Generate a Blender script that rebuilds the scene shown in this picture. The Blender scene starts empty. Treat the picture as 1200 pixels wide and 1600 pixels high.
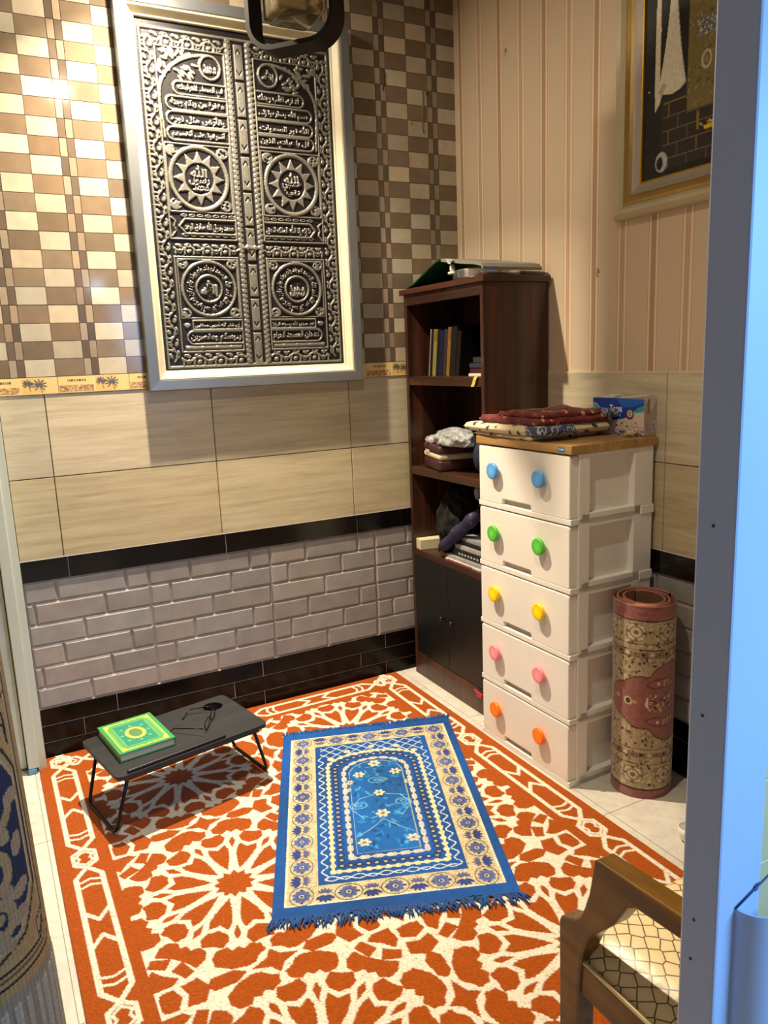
import bpy, bmesh, math, random
import numpy as np
from mathutils import Vector, Matrix
random.seed(7); rng = np.random.default_rng(11)
S = bpy.context.scene
COL = S.collection
PI = math.pi
sin, cos, radians = math.sin, math.cos, math.radians

# ------------------------------------------------------------------ colour
def lin(c):
    c = np.asarray(c, float) / 255.0
    return np.where(c <= 0.04045, c / 12.92, ((c + 0.055) / 1.055) ** 2.4)
def L4(c):
    l = lin(c); return (float(l[0]), float(l[1]), float(l[2]), 1.0)

# ------------------------------------------------------------------ materials
def newmat(name):
    m = bpy.data.materials.new(name); m.use_nodes = True
    nt = m.node_tree; b = nt.nodes['Principled BSDF']
    return m, nt, b
def N(nt, kind, **kw):
    n = nt.nodes.new(kind)
    for k, v in kw.items(): setattr(n, k, v)
    return n
def coords(nt, scale=(1, 1, 1), gen='Object'):
    tc = N(nt, 'ShaderNodeTexCoord'); mp = N(nt, 'ShaderNodeMapping')
    mp.inputs['Scale'].default_value = scale
    nt.links.new(tc.outputs[gen], mp.inputs['Vector']); return mp.outputs['Vector']
def noise(nt, vec, scale, detail=4, rough=0.55, dist=0.0):
    n = N(nt, 'ShaderNodeTexNoise'); n.inputs['Scale'].default_value = scale
    n.inputs['Detail'].default_value = detail; n.inputs['Roughness'].default_value = rough
    n.inputs['Distortion'].default_value = dist
    nt.links.new(vec, n.inputs['Vector']); return n
def ramp(nt, fac, stops):
    r = N(nt, 'ShaderNodeValToRGB'); e = r.color_ramp.elements
    while len(e) < len(stops): e.new(0.5)
    for q, (p, c) in zip(e, stops): q.position = p; q.color = c
    nt.links.new(fac, r.inputs['Fac']); return r.outputs['Color']
def bump(nt, b, h, strength=0.2, dist=0.002):
    bp = N(nt, 'ShaderNodeBump'); bp.inputs['Strength'].default_value = strength
    bp.inputs['Distance'].default_value = dist
    nt.links.new(h, bp.inputs['Height']); nt.links.new(bp.outputs['Normal'], b.inputs['Normal'])
def mix(nt, fac, a, b, mode='MIX'):
    m = N(nt, 'ShaderNodeMix', data_type='RGBA', blend_type=mode)
    for s, v in ((m.inputs[0], fac), (m.inputs[6], a), (m.inputs[7], b)):
        if hasattr(v, 'links') or hasattr(v, 'is_linked'): nt.links.new(v, s)
        else: s.default_value = v
    return m.outputs[2]

def mat(name, col, rough=0.5, metal=0.0, var=0.12, vscale=12, stretch=(1, 1, 1), bmp=0.0, bscale=80, col2=None, coat=0.0, spec=0.5, sheen=0.0):
    """plain surface with a little procedural variation"""
    m, nt, b = newmat(name)
    v = coords(nt, stretch)
    n = noise(nt, v, vscale, 5)
    c1 = L4(col)
    if col2 is None: c2 = tuple(x * (1 - var) for x in c1[:3]) + (1,)
    else: c2 = L4(col2)
    nt.links.new(ramp(nt, n.outputs['Fac'], [(0.32, c2), (0.66, c1)]), b.inputs['Base Color'])
    b.inputs['Roughness'].default_value = rough; b.inputs['Metallic'].default_value = metal
    b.inputs['Coat Weight'].default_value = coat; b.inputs['Specular IOR Level'].default_value = spec
    b.inputs['Sheen Weight'].default_value = sheen
    if bmp: bump(nt, b, noise(nt, v, bscale, 3).outputs['Fac'], bmp)
    return m
def attrmat(name, rough=0.8, metal=0.0, var=0.15, vscale=60, bmp=0.0, bscale=400, stretch=(1, 1, 1), spec=0.4, sheen=0.0, coat=0.0, rgh_attr=False):
    """surface whose pattern is carried by the 'Col' attribute, broken up by noise"""
    m, nt, b = newmat(name)
    a = N(nt, 'ShaderNodeAttribute', attribute_name='Col')
    v = coords(nt, stretch)
    n = noise(nt, v, vscale, 5)
    k = ramp(nt, n.outputs['Fac'], [(0.3, (1 - var,) * 3 + (1,)), (0.7, (1, 1, 1, 1))])
    nt.links.new(mix(nt, 1.0, a.outputs['Color'], k, 'MULTIPLY'), b.inputs['Base Color'])
    b.inputs['Roughness'].default_value = rough; b.inputs['Metallic'].default_value = metal
    b.inputs['Specular IOR Level'].default_value = spec; b.inputs['Sheen Weight'].default_value = sheen
    b.inputs['Coat Weight'].default_value = coat
    if bmp: bump(nt, b, noise(nt, v, bscale, 2).outputs['Fac'], bmp)
    return m
def woodmat(name, dark, light, axis='z', rough=0.35, scale=14, fine=1.0, coat=0.1):
    m, nt, b = newmat(name)
    st = {'z': (1, 1, .04), 'x': (.04, 1, 1), 'y': (1, .04, 1)}[axis]
    v = coords(nt, st)
    n1 = noise(nt, v, scale, 6, .6, .6); n2 = noise(nt, v, scale * 5, 4, .6)
    c = ramp(nt, n1.outputs['Fac'], [(0.30, L4(dark)), (0.5, tuple((a + b_) / 2 for a, b_ in zip(L4(dark), L4(light)))), (0.68, L4(light))])
    k = ramp(nt, n2.outputs['Fac'], [(0.3, (.72, .72, .72, 1)), (0.65, (1, 1, 1, 1))])
    nt.links.new(mix(nt, fine, c, k, 'MULTIPLY'), b.inputs['Base Color'])
    b.inputs['Roughness'].default_value = rough; b.inputs['Coat Weight'].default_value = coat
    bump(nt, b, n2.outputs['Fac'], .06, .001)
    return m

# ------------------------------------------------------------------ mesh builder
class MB:
    def __init__(s): s.v = []; s.f = []; s.mi = []; s.sm = []; s.c = []
    def add(s, verts, faces, mi=0, smooth=False, col=None):
        o = len(s.v); s.v += [tuple(p) for p in verts]
        for f in faces: s.f.append([o + i for i in f]); s.mi.append(mi); s.sm.append(smooth)
        s.c += [col if col is not None else (255, 255, 255)] * len(verts)
        return s
    def bm(s, bm_, mi=0, smooth=False, col=None, M=None):
        bm_.verts.index_update()
        vs = [(M @ v.co) if M else v.co for v in bm_.verts]
        s.add(vs, [[v.index for v in f.verts] for f in bm_.faces], mi, smooth, col); bm_.free(); return s
    def box(s, x0, x1, y0, y1, z0, z1, bev=0.0, seg=2, mi=0, col=None, M=None, smooth=None):
        b = bmesh.new(); bmesh.ops.create_cube(b, size=1)
        sx, sy, sz = abs(x1 - x0), abs(y1 - y0), abs(z1 - z0)
        for v in b.verts: v.co = Vector((v.co.x * sx + (x0 + x1) / 2, v.co.y * sy + (y0 + y1) / 2, v.co.z * sz + (z0 + z1) / 2))
        if bev > 0:
            bmesh.ops.bevel(b, geom=list(b.edges), offset=min(bev, .49 * min(sx, sy, sz)), segments=seg, affect='EDGES', profile=.5)
        return s.bm(b, mi, bev > 0 and seg > 2 if smooth is None else smooth, col, M)
    def prism(s, pts, axis, a, b, mi=0, smooth=False, col=None, M=None):
        """polygon pts (p,q) extruded along axis between a and b"""
        def mk(p, q, t): return {'x': (t, p, q), 'y': (p, t, q), 'z': (p, q, t)}[axis]
        n = len(pts); vs = [mk(p, q, a) for p, q in pts] + [mk(p, q, b) for p, q in pts]
        if M: vs = [tuple(M @ Vector(v)) for v in vs]
        fs = [list(range(n))[::-1], list(range(n, 2 * n))] + [[i, (i + 1) % n, n + (i + 1) % n, n + i] for i in range(n)]
        return s.add(vs, fs, mi, smooth, col)
    def lathe(s, prof, n=32, c=(0, 0, 0), mi=0, smooth=True, col=None, axis='z', cap=True):
        vs = []; fs = []
        for r, h in prof:
            for k in range(n):
                a = 2 * PI * k / n; x, y = r * cos(a), r * sin(a)
                p = {'z': (x, y, h), 'x': (h, x, y), 'y': (x, h, y)}[axis]
                vs.append((p[0] + c[0], p[1] + c[1], p[2] + c[2]))
        for i in range(len(prof) - 1):
            for k in range(n): fs.append([i * n + k, i * n + (k + 1) % n, (i + 1) * n + (k + 1) % n, (i + 1) * n + k])
        if cap: fs += [list(range(n))[::-1], [(len(prof) - 1) * n + k for k in range(n)]]
        return s.add(vs, fs, mi, smooth, col)
    def tube(s, pts, r, n=10, mi=0, col=None, closed=False, flat=1.0):
        pts = [Vector(p) for p in pts]; rs = r if hasattr(r, '__len__') else [r] * len(pts)
        vs = []; fs = []; up = Vector((0, 0, 1)); m = len(pts); prev = None
        for i, p in enumerate(pts):
            if closed: t = pts[(i + 1) % m] - pts[i - 1]
            else: t = pts[min(i + 1, m - 1)] - pts[max(i - 1, 0)]
            t.normalize()
            if prev is None:
                a = t.cross(up)
                if a.length < 1e-3: a = t.cross(Vector((1, 0, 0)))
            else: a = prev - t * prev.dot(t)
            a.normalize(); prev = a; b = t.cross(a)
            for k in range(n):
                g = 2 * PI * k / n; vs.append(p + a * (rs[i] * cos(g)) + b * (rs[i] * flat * sin(g)))
        for i in range(m if closed else m - 1):
            j = (i + 1) % m
            for k in range(n): fs.append([i * n + k, i * n + (k + 1) % n, j * n + (k + 1) % n, j * n + k])
        if not closed: fs += [list(range(n)), [(m - 1) * n + k for k in range(n)][::-1]]
        return s.add(vs, fs, mi, True, col)
    def build(s, name, mats, parent=None, loc=None, rotz=None, attr=False):
        me = bpy.data.meshes.new(name); me.from_pydata(s.v, [], s.f)
        for m in (mats if isinstance(mats, (list, tuple)) else [mats]): me.materials.append(m)
        me.polygons.foreach_set('material_index', s.mi); me.polygons.foreach_set('use_smooth', s.sm)
        if attr:
            a = me.color_attributes.new('Col', 'FLOAT_COLOR', 'POINT')
            l = lin(np.array(s.c, float)); a.data.foreach_set('color', np.concatenate([l, np.ones((len(l), 1))], 1).ravel().astype(np.float32))
        b = bmesh.new(); b.from_mesh(me); bmesh.ops.recalc_face_normals(b, faces=b.faces); b.to_mesh(me); b.free()
        me.update()
        o = bpy.data.objects.new(name, me); COL.objects.link(o)
        if parent is not None: o.parent = parent
        if loc is not None: o.location = loc
        if rotz is not None: o.rotation_euler.z = rotz
        return o

def thing(name, label, cat, loc=(0, 0, 0), rotz=0.0, group=None):
    o = bpy.data.objects.new(name, None); COL.objects.link(o); o.empty_display_size = .05
    o.location = loc; o.rotation_euler = (0, 0, rotz); return tag(o, label, cat, group)
def tag(o, label, cat, group=None):
    o['label'] = label; o['category'] = cat
    if group: o['group'] = group
    return o
def struct(o):
    o['kind'] = 'structure'; return o
def lab(o, label): o['label'] = label; return o

# ------------------------------------------------------------------ pattern canvas
class Canvas:
    """u to the right, v downwards (metres); colour sRGB, height in metres"""
    def __init__(s, w, h, res, col):
        s.w, s.h = w, h; s.nx = int(round(w / res)) + 1; s.ny = int(round(h / res)) + 1
        s.u = np.linspace(0, w, s.nx); s.v = np.linspace(0, h, s.ny)
        s.col = np.tile(np.array(col, float), (s.ny, s.nx, 1)); s.hgt = np.zeros((s.ny, s.nx))
    def win(s, u0, u1, v0, v1):
        i0 = max(0, int(np.searchsorted(s.u, u0)) - 1); i1 = min(s.nx, int(np.searchsorted(s.u, u1)) + 1)
        j0 = max(0, int(np.searchsorted(s.v, v0)) - 1); j1 = min(s.ny, int(np.searchsorted(s.v, v1)) + 1)
        if i1 <= i0 or j1 <= j0: return None
        return slice(j0, j1), slice(i0, i1), *np.meshgrid(s.u[i0:i1], s.v[j0:j1])
    def put(s, js, is_, m, col, h, clip=None):
        if clip is not None: m = m & clip[js, is_]
        if col is not None: s.col[js, is_][m] = col
        if h is not None: s.hgt[js, is_][m] = h
    def poly(s, pts, col, h=None, clip=None):
        p = np.asarray(pts, float); w = s.win(p[:, 0].min(), p[:, 0].max(), p[:, 1].min(), p[:, 1].max())
        if w is None: return
        js, is_, U, V = w; m = np.zeros(U.shape, bool); n = len(p)
        for k in range(n):
            (x0, y0), (x1, y1) = p[k], p[(k + 1) % n]
            if y0 == y1: continue
            c = (y0 > V) != (y1 > V); m ^= c & (U < (x1 - x0) * (V - y0) / (y1 - y0) + x0)
        s.put(js, is_, m, col, h, clip)
    def rect(s, u0, u1, v0, v1, col, h=None, clip=None):
        w = s.win(u0, u1, v0, v1)
        if w is None: return
        js, is_, U, V = w; s.put(js, is_, (U >= u0) & (U <= u1) & (V >= v0) & (V <= v1), col, h, clip)
    def ell(s, u, v, a, b, col, h=None, rot=0.0, ring=0.0, clip=None):
        R = max(a, b) * 1.02; w = s.win(u - R, u + R, v - R, v + R)
        if w is None: return
        js, is_, U, V = w; du, dv = U - u, V - v
        x = du * cos(rot) + dv * sin(rot); y = -du * sin(rot) + dv * cos(rot)
        m = (x / a) ** 2 + (y / b) ** 2 <= 1
        if ring: m &= (x / max(a - ring, 1e-6)) ** 2 + (y / max(b - ring, 1e-6)) ** 2 > 1
        s.put(js, is_, m, col, h, clip)
    def line(s, pts, wd, col, h=None, closed=False, clip=None):
        p = [tuple(q) for q in pts]
        if closed: p = p + [p[0]]
        for (x0, y0), (x1, y1) in zip(p[:-1], p[1:]):
            w = s.win(min(x0, x1) - wd, max(x0, x1) + wd, min(y0, y1) - wd, max(y0, y1) + wd)
            if w is None: continue
            js, is_, U, V = w; dx, dy = x1 - x0, y1 - y0; L = dx * dx + dy * dy + 1e-12
            t = np.clip(((U - x0) * dx + (V - y0) * dy) / L, 0, 1)
            s.put(js, is_, (U - x0 - t * dx) ** 2 + (V - y0 - t * dy) ** 2 <= (wd / 2) ** 2, col, h, clip)
    def text(s, txt, u0, u1, v0, v1, col, h=None, bold=0.012, warp=None):
        """fit text in the box (v down)"""
        T, (x0, x1, y0, y1) = glyphs(txt, bold)
        sx = (u1 - u0) / (x1 - x0); sy = (v1 - v0) / (y1 - y0)
        for tri in T:
            q = [((x - x0) * sx + u0, v1 - (y - y0) * sy) for x, y in tri]
            if warp: q = [warp(*p) for p in q]
            s.poly(q, col, h)
    def speckle(s, amt):
        s.col *= 1 + amt * (rng.random((s.ny, s.nx, 1)) - .5)
    def smooth(s, n=1):
        for _ in range(n):
            p = np.pad(s.hgt, 1, mode='edge')
            s.hgt = (p[1:-1, 1:-1] * 4 + p[:-2, 1:-1] + p[2:, 1:-1] + p[1:-1, :-2] + p[1:-1, 2:]) / 8
    def mesh(s, name, fn, mat_, parent=None, smooth=True, loc=None, rotz=None):
        """fn(U,V,H)->x,y,z arrays"""
        U, V = np.meshgrid(s.u, s.v); X, Y, Z = fn(U, V, s.hgt)
        co = np.stack([np.broadcast_to(a, U.shape) for a in (X, Y, Z)], -1).reshape(-1, 3).astype(np.float32)
        idx = np.arange(s.nx * s.ny).reshape(s.ny, s.nx)
        q = np.stack([idx[:-1, :-1], idx[1:, :-1], idx[1:, 1:], idx[:-1, 1:]], -1).reshape(-1, 4)
        me = bpy.data.meshes.new(name); nf = len(q)
        me.vertices.add(len(co)); me.vertices.foreach_set('co', co.ravel())
        me.loops.add(nf * 4); me.loops.foreach_set('vertex_index', q.ravel().astype(np.int32))
        me.polygons.add(nf); me.polygons.foreach_set('loop_start', np.arange(0, nf * 4, 4, dtype=np.int32))
        me.polygons.foreach_set('loop_total', np.full(nf, 4, np.int32))
        me.polygons.foreach_set('use_smooth', np.full(nf, smooth, bool))
        me.update(calc_edges=True)
        a = me.color_attributes.new('Col', 'FLOAT_COLOR', 'POINT')
        l = lin(np.clip(s.col, 0, 255).reshape(-1, 3))
        a.data.foreach_set('color', np.concatenate([l, np.ones((len(l), 1))], 1).ravel().astype(np.float32))
        me.materials.append(mat_)
        o = bpy.data.objects.new(name, me); COL.objects.link(o)
        if parent is not None: o.parent = parent
        if loc is not None: o.location = loc
        if rotz is not None: o.rotation_euler.z = rotz
        return o

_gl = {}
def glyphs(txt, bold=0.0):
    k = (txt, bold)
    if k in _gl: return _gl[k]
    c = bpy.data.curves.new('glyph_source', 'FONT'); c.body = txt; c.resolution_u = 2; c.offset = bold
    o = bpy.data.objects.new('glyph_source', c); COL.objects.link(o)
    dg = bpy.context.evaluated_depsgraph_get(); e = o.evaluated_get(dg); m = e.to_mesh()
    m.calc_loop_triangles()
    xy = [(v.co.x, v.co.y) for v in m.vertices]
    T = [[xy[i] for i in t.vertices] for t in m.loop_triangles]
    xs = [p[0] for p in xy] or [0, 1]; ys = [p[1] for p in xy] or [0, 1]
    e.to_mesh_clear(); bpy.data.objects.remove(o); bpy.data.curves.remove(c)
    _gl[k] = (T, (min(xs), max(xs), min(ys), max(ys))); return _gl[k]

# Arabic joining: isolated, final, initial, medial presentation forms
_AR = {}
def _ar(ch, iso, n): _AR[ch] = (iso, n)
for ch, iso, n in (('ا', 0xFE8D, 2), ('أ', 0xFE83, 2), ('إ', 0xFE87, 2), ('ب', 0xFE8F, 4), ('ة', 0xFE93, 2), ('ت', 0xFE95, 4), ('ث', 0xFE99, 4),
    ('ج', 0xFE9D, 4), ('ح', 0xFEA1, 4), ('خ', 0xFEA5, 4), ('د', 0xFEA9, 2), ('ذ', 0xFEAB, 2), ('ر', 0xFEAD, 2), ('ز', 0xFEAF, 2), ('س', 0xFEB1, 4),
    ('ش', 0xFEB5, 4), ('ص', 0xFEB9, 4), ('ض', 0xFEBD, 4), ('ط', 0xFEC1, 4), ('ظ', 0xFEC5, 4), ('ع', 0xFEC9, 4), ('غ', 0xFECD, 4), ('ف', 0xFED1, 4),
    ('ق', 0xFED5, 4), ('ك', 0xFED9, 4), ('ل', 0xFEDD, 4), ('م', 0xFEE1, 4), ('ن', 0xFEE5, 4), ('ه', 0xFEE9, 4), ('و', 0xFEED, 2), ('ى', 0xFEEF, 2), ('ي', 0xFEF1, 4)):
    _ar(ch, iso, n)
def arabic(t):
    out = []
    for w in t.split(' '):
        r = []
        if w == 'الله': r = ['\ufdf2']
        else:
            for i, ch in enumerate(w):
                if ch not in _AR: r.append(ch); continue
                iso, n = _AR[ch]
                pj = i > 0 and w[i - 1] in _AR and _AR[w[i - 1]][1] == 4
                nj = i < len(w) - 1 and w[i + 1] in _AR and n == 4
                r.append(chr(iso + (3 if pj and nj else 1 if pj else 2 if nj else 0)))
        out.append(''.join(r[::-1]))
    return ' '.join(out[::-1])

# ------------------------------------------------------------------ camera
def make_camera():
    f, yaw, pitch, roll = 1216.4365, 0.47910, 0.19563, -0.04076
    fw = Vector((sin(yaw) * cos(pitch), cos(yaw) * cos(pitch), -sin(pitch)))
    r = Vector((cos(yaw), -sin(yaw), 0)); u = r.cross(fw)
    r2 = r * cos(roll) + u * sin(roll); u2 = -r * sin(roll) + u * cos(roll)
    cd = bpy.data.cameras.new('camera'); cd.sensor_fit = 'AUTO'; cd.sensor_width = 36; cd.lens = f / 1600 * 36
    cd.clip_start = .02
    co = bpy.data.objects.new('camera', cd); COL.objects.link(co)
    co.matrix_world = Matrix(((r2.x, u2.x, -fw.x, -2.0115), (r2.y, u2.y, -fw.y, -3.0597), (r2.z, u2.z, -fw.z, 1.4559), (0, 0, 0, 1)))
    S.camera = co
make_camera()
E_B, E_C, E_D, E_W, EXPO = 74, 19, 10, .24, -.08
# ================================================================== ROOM
CEIL = 2.97
M_check = attrmat('checker_tile', .09, var=.16, vscale=22, spec=.45)
M_stone = None
def stonemat():
    m, nt, b = newmat('travertine_tile')
    a = N(nt, 'ShaderNodeAttribute', attribute_name='Col')
    v = coords(nt, (1.2, 1.2, 16)); n = noise(nt, v, 2.2, 7, .62, .5)
    v2 = coords(nt, (3, 3, 60)); n2 = noise(nt, v2, 3, 5, .6, .3)
    k = ramp(nt, n.outputs['Fac'], [(.28, (.70, .66, .61, 1)), (.5, (.9, .88, .85, 1)), (.72, (1.06, 1.05, 1.04, 1))])
    k2 = ramp(nt, n2.outputs['Fac'], [(.3, (.88, .87, .86, 1)), (.65, (1, 1, 1, 1))])
    nt.links.new(mix(nt, 1, mix(nt, 1, a.outputs['Color'], k, 'MULTIPLY'), k2, 'MULTIPLY'), b.inputs['Base Color'])
    b.inputs['Roughness'].default_value = .33; return m
M_stone = stonemat()
M_brick = attrmat('marble_brick_tile', .3, var=.22, vscale=14, spec=.5)
M_grout = mat('grout', (176, 166, 150), .9, bmp=.1)
M_black = mat('black_glazed_tile', (16, 12, 11), .16, var=.3, vscale=6)
M_dark = mat('dark_brown_glazed_tile', (14, 9, 7), .2, var=.35, vscale=5, stretch=(1, 1, 8), spec=.22)
M_whitegrout = mat('white_grout', (214, 206, 196), .8)
M_decor = attrmat('printed_border_tile', .35, var=.12, vscale=80)
M_wallp = attrmat('striped_wallpaper', .75, var=.06, vscale=300, bmp=.05, bscale=700)
M_paint = mat('wall_paint', (140, 124, 106), .8, bmp=.05)
M_ceil = mat('ceiling_paint', (150, 142, 130), .9)

LIGHT, DARK, NDARK, TAN = (184, 173, 153), (124, 107, 88), (100, 87, 76), (154, 138, 119)
def wall_frame(kind):
    """map (s, z, out) -> world; s runs along the wall"""
    if kind == 'back': return lambda s, z, d: (s, -d, z)
    return lambda s, z, d: (-d, s, z)
def tile(mb, F, s0, s1, z0, z1, d, col, gap=.0008, mi=0, ch=.0015, lift=.0):
    """one raised tile with chamfered edge (front face + four chamfers)"""
    a0, a1, b0, b1 = s0 + gap, s1 - gap, z0 + gap, z1 - gap
    o = d - .004
    vs = [F(a0, b0, o), F(a1, b0, o), F(a1, b1, o), F(a0, b1, o),
          F(a0 + ch, b0 + ch, d), F(a1 - ch, b0 + ch, d), F(a1 - ch, b1 - ch, d), F(a0 + ch, b1 - ch, d)]
    mb.add(vs, [(4, 5, 6, 7), (0, 1, 5, 4), (1, 2, 6, 5), (2, 3, 7, 6), (3, 0, 4, 7)], mi, False, col)
def jit(c, a):
    k = 1 + random.uniform(-a, a); h = random.uniform(-a, a) * .35
    return (c[0] * k * (1 + h), c[1] * k, c[2] * k * (1 - h))
def slab(mb, F, s0, s1, z0, z1, d0, d1, mi=0, col=None):
    p = [F(s, z, d) for d in (d0, d1) for s, z in ((s0, z0), (s1, z0), (s1, z1), (s0, z1))]
    mb.add(p, [(0, 1, 2, 3), (4, 5, 6, 7), (0, 1, 5, 4), (1, 2, 6, 5), (2, 3, 7, 6), (3, 0, 4, 7)], mi, False, col)

Z0, Z1, Z2, Z3, Z4, Z5 = 0.0, .2005, .696, .7785, 1.377, 1.436      # skirting, brick, black band, stone, printed border, checker
def lower_wall(kind, s0, s1, name, joints, bricks0, panel_j, side):
    F = wall_frame(kind)
    base = MB(); slab(base, F, s0, s1, 0, CEIL, -.12, -.005)
    w = struct(base.build('wall_' + side, M_grout))
    # brick-pattern tiles: six courses in 50 cm panels
    b = MB(); slab(b, F, s0, s1, Z1, Z2, -.004, -.0032, 0, (150, 142, 134)); ph = (Z2 - Z1) / 6
    for r in range(6):
        zt = Z2 - r * ph; off = bricks0 - (r % 3) * .0835
        cuts = sorted(set([s0, s1] + [off + k * .25 for k in range(-20, 20)] + list(panel_j)))
        cuts = [c for c in cuts if s0 <= c <= s1]
        for a, c in zip(cuts[:-1], cuts[1:]):
            if c - a > .006: 
                g = .0005; ch = min(.0085, (c - a) * .45)
                a0, a1, b0, b1 = a + g, c - g, zt - ph + g, zt - g
                vs = [F(a0, b0, -.003), F(a1, b0, -.003), F(a1, b1, -.003), F(a0, b1, -.003),
                      F(a0 + ch, b0 + ch, .0035), F(a1 - ch, b0 + ch, .0035), F(a1 - ch, b1 - ch, .0035), F(a0 + ch, b1 - ch, .0035)]
                b.add(vs, [(4, 5, 6, 7), (0, 1, 5, 4), (1, 2, 6, 5), (2, 3, 7, 6), (3, 0, 4, 7)], 0, False, jit((158, 152, 148), .05))
    b.build('brick_tile_panel', M_brick, w, attr=True)
    # stone tiles 60 x 30
    st = MB(); slab(st, F, s0, s1, Z3, Z4, -.004, .0035, 0, (120, 108, 92))
    cuts = [s0] + [j for j in joints if s0 < j < s1] + [s1]
    for zz0, zz1 in ((Z3, 1.0775), (1.0775, Z4)):
        for a, c in zip(cuts[:-1], cuts[1:]):
            tile(st, F, a, c, zz0, zz1, .009, jit((206, 194, 160) if zz0 < 1 else (204, 194, 168), .035), .0012)
    st.build('stone_tile_panel', M_stone, w, attr=True)
    # black band and skirting
    tb = MB(); slab(tb, F, s0, s1, Z2, Z3 + .002, -.004, .004, 1)
    bcuts = [s0] + [j + .012 for j in joints if s0 < j + .012 < s1] + [s1]
    for a, c in zip(bcuts[:-1], bcuts[1:]): tile(tb, F, a, c, Z2, Z3, .0085, None, .0007)
    slab(tb, F, s0, s1, Z3 - .001, Z3 + .0025, .002, .0095, 1)
    struct(tb.build('trim_1' if kind == 'back' else 'trim_3', [M_black, M_whitegrout]))
    sk = MB(); slab(sk, F, s0, s1, 0, Z1, -.004, .001, 1)
    for zz0, zz1 in ((0, .062), (.062, .1305), (.1305, Z1)):
        off = .13 if zz0 != .062 else 0
        cc = [s0] + [j + off for j in joints if s0 < j + off < s1] + [s1]
        for a, c in zip(cc[:-1], cc[1:]): tile(sk, F, a, c, zz0, zz1, .006, None, .001, 0, .002)
    struct(sk.build('baseboard_' + side, [M_dark, M_whitegrout]))
    return F, w

XL = -1.925
F, wall_back = lower_wall('back', XL, 0.0, 'back', [-1.774, -1.1705, -.573], -1.562, [-1.976, -1.476, -.973, -.475], 'back')
# checker tiles (25 x 25: cell, two strips, cell; four courses)
ck = MB(); slab(ck, F, XL - .5, 0, Z5, CEIL, -.004, .0078, 0, (205, 192, 172))
NR = int((CEIL - Z5) / .062) + 1
for t in range(-2, 8):
    o = -1.724 - .25 + t * .2475
    for r in range(NR):
        z0, z1 = Z5 + r * .062, min(Z5 + (r + 1) * .062, CEIL)
        if z1 - z0 < .004: continue
        cells = ((0, .0985, DARK if r % 2 == 0 else LIGHT), (.0985, .1235, TAN if r % 2 == 0 else NDARK),
                 (.1235, .1485, NDARK if r % 2 == 0 else TAN), (.1485, .2475, LIGHT if r % 2 == 0 else DARK))
        for a, c, colr in cells:
            s0, s1 = max(o + a, XL - .5), min(o + c, -.0005)
            if s1 - s0 < .003: continue
            ge = .0014 if r % 4 in (0,) else .0007
            tile(ck, F, s0, s1, z0 + (.0008 if r % 4 == 0 else 0), z1, .012, jit(colr, .07), .0007, 0, .0004)
    for r in range(0, NR, 4):   # dark joints between whole tiles
        z0 = Z5 + r * .062
        slab(ck, F, max(o, XL - .5), min(o + .2475, 0), z0 - .0008, z0 + .0008, .0, .0121, 0, (98, 84, 70))
    if o > XL - .5: slab(ck, F, o - .0008, o + .0008, Z5, CEIL, .0, .0121, 0, (98, 84, 70))
ck.build('checker_tile_panel', M_check, wall_back, attr=True)
# printed border with leaf motifs
W = 1.93 + .5; cv = Canvas(W, Z5 - Z4, .0021, (226, 198, 132))
for k in range(-3, 12):
    u0 = k * .2475 + ((-1.724) - (XL - .5)) % .2475
    cv.rect(u0, u0 + .0018, 0, .06, (120, 96, 62)); cv.rect(u0 + .1235, u0 + .125, 0, .06, (236, 214, 160))
    cv.rect(u0 + .003, u0 + .121, .033, .056, (176, 140, 96))
    for q in range(46):
        a = u0 + .004 + rng.random() * .115; b = .035 + rng.random() * .019
        cv.ell(a, b, .004, .0022, [(214, 176, 118), (150, 104, 66), (120, 84, 60), (232, 206, 150)][q % 4], rot=rng.random() * 3)
    for q in range(12): cv.rect(u0 + .032 + q * .0055, u0 + .0357 + q * .0055, .012, .019, (96, 80, 58))
    cv.rect(u0 + .128, u0 + .205, .006, .056, (222, 184, 112))
    for (cx, cy, sc) in ((.148, .022, .75), (.186, .027, 1.1)):
        for a in np.linspace(-2.5, 2.5, 9):
            L = .021 * sc; ang = a - PI / 2
            tx, ty = u0 + cx + L * cos(ang), cy + L * .85 * sin(ang)
            cv.line([(u0 + cx, cy), (tx, ty)], .0052, (92, 92, 98))
        cv.line([(u0 + cx, cy), (u0 + cx + .008, cy + .027)], .003, (116, 90, 58))
bo = cv.mesh('trim_2', lambda U, V, H: (U + XL - .5, np.full_like(U, -.0121), Z5 - V), M_decor); struct(bo)
lip = MB(); lip.box(XL - .5, 0, -.0119, 0, Z4 - .001, Z5, col=(150, 120, 80)); struct(lip.build('trim_4', M_grout))

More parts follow.
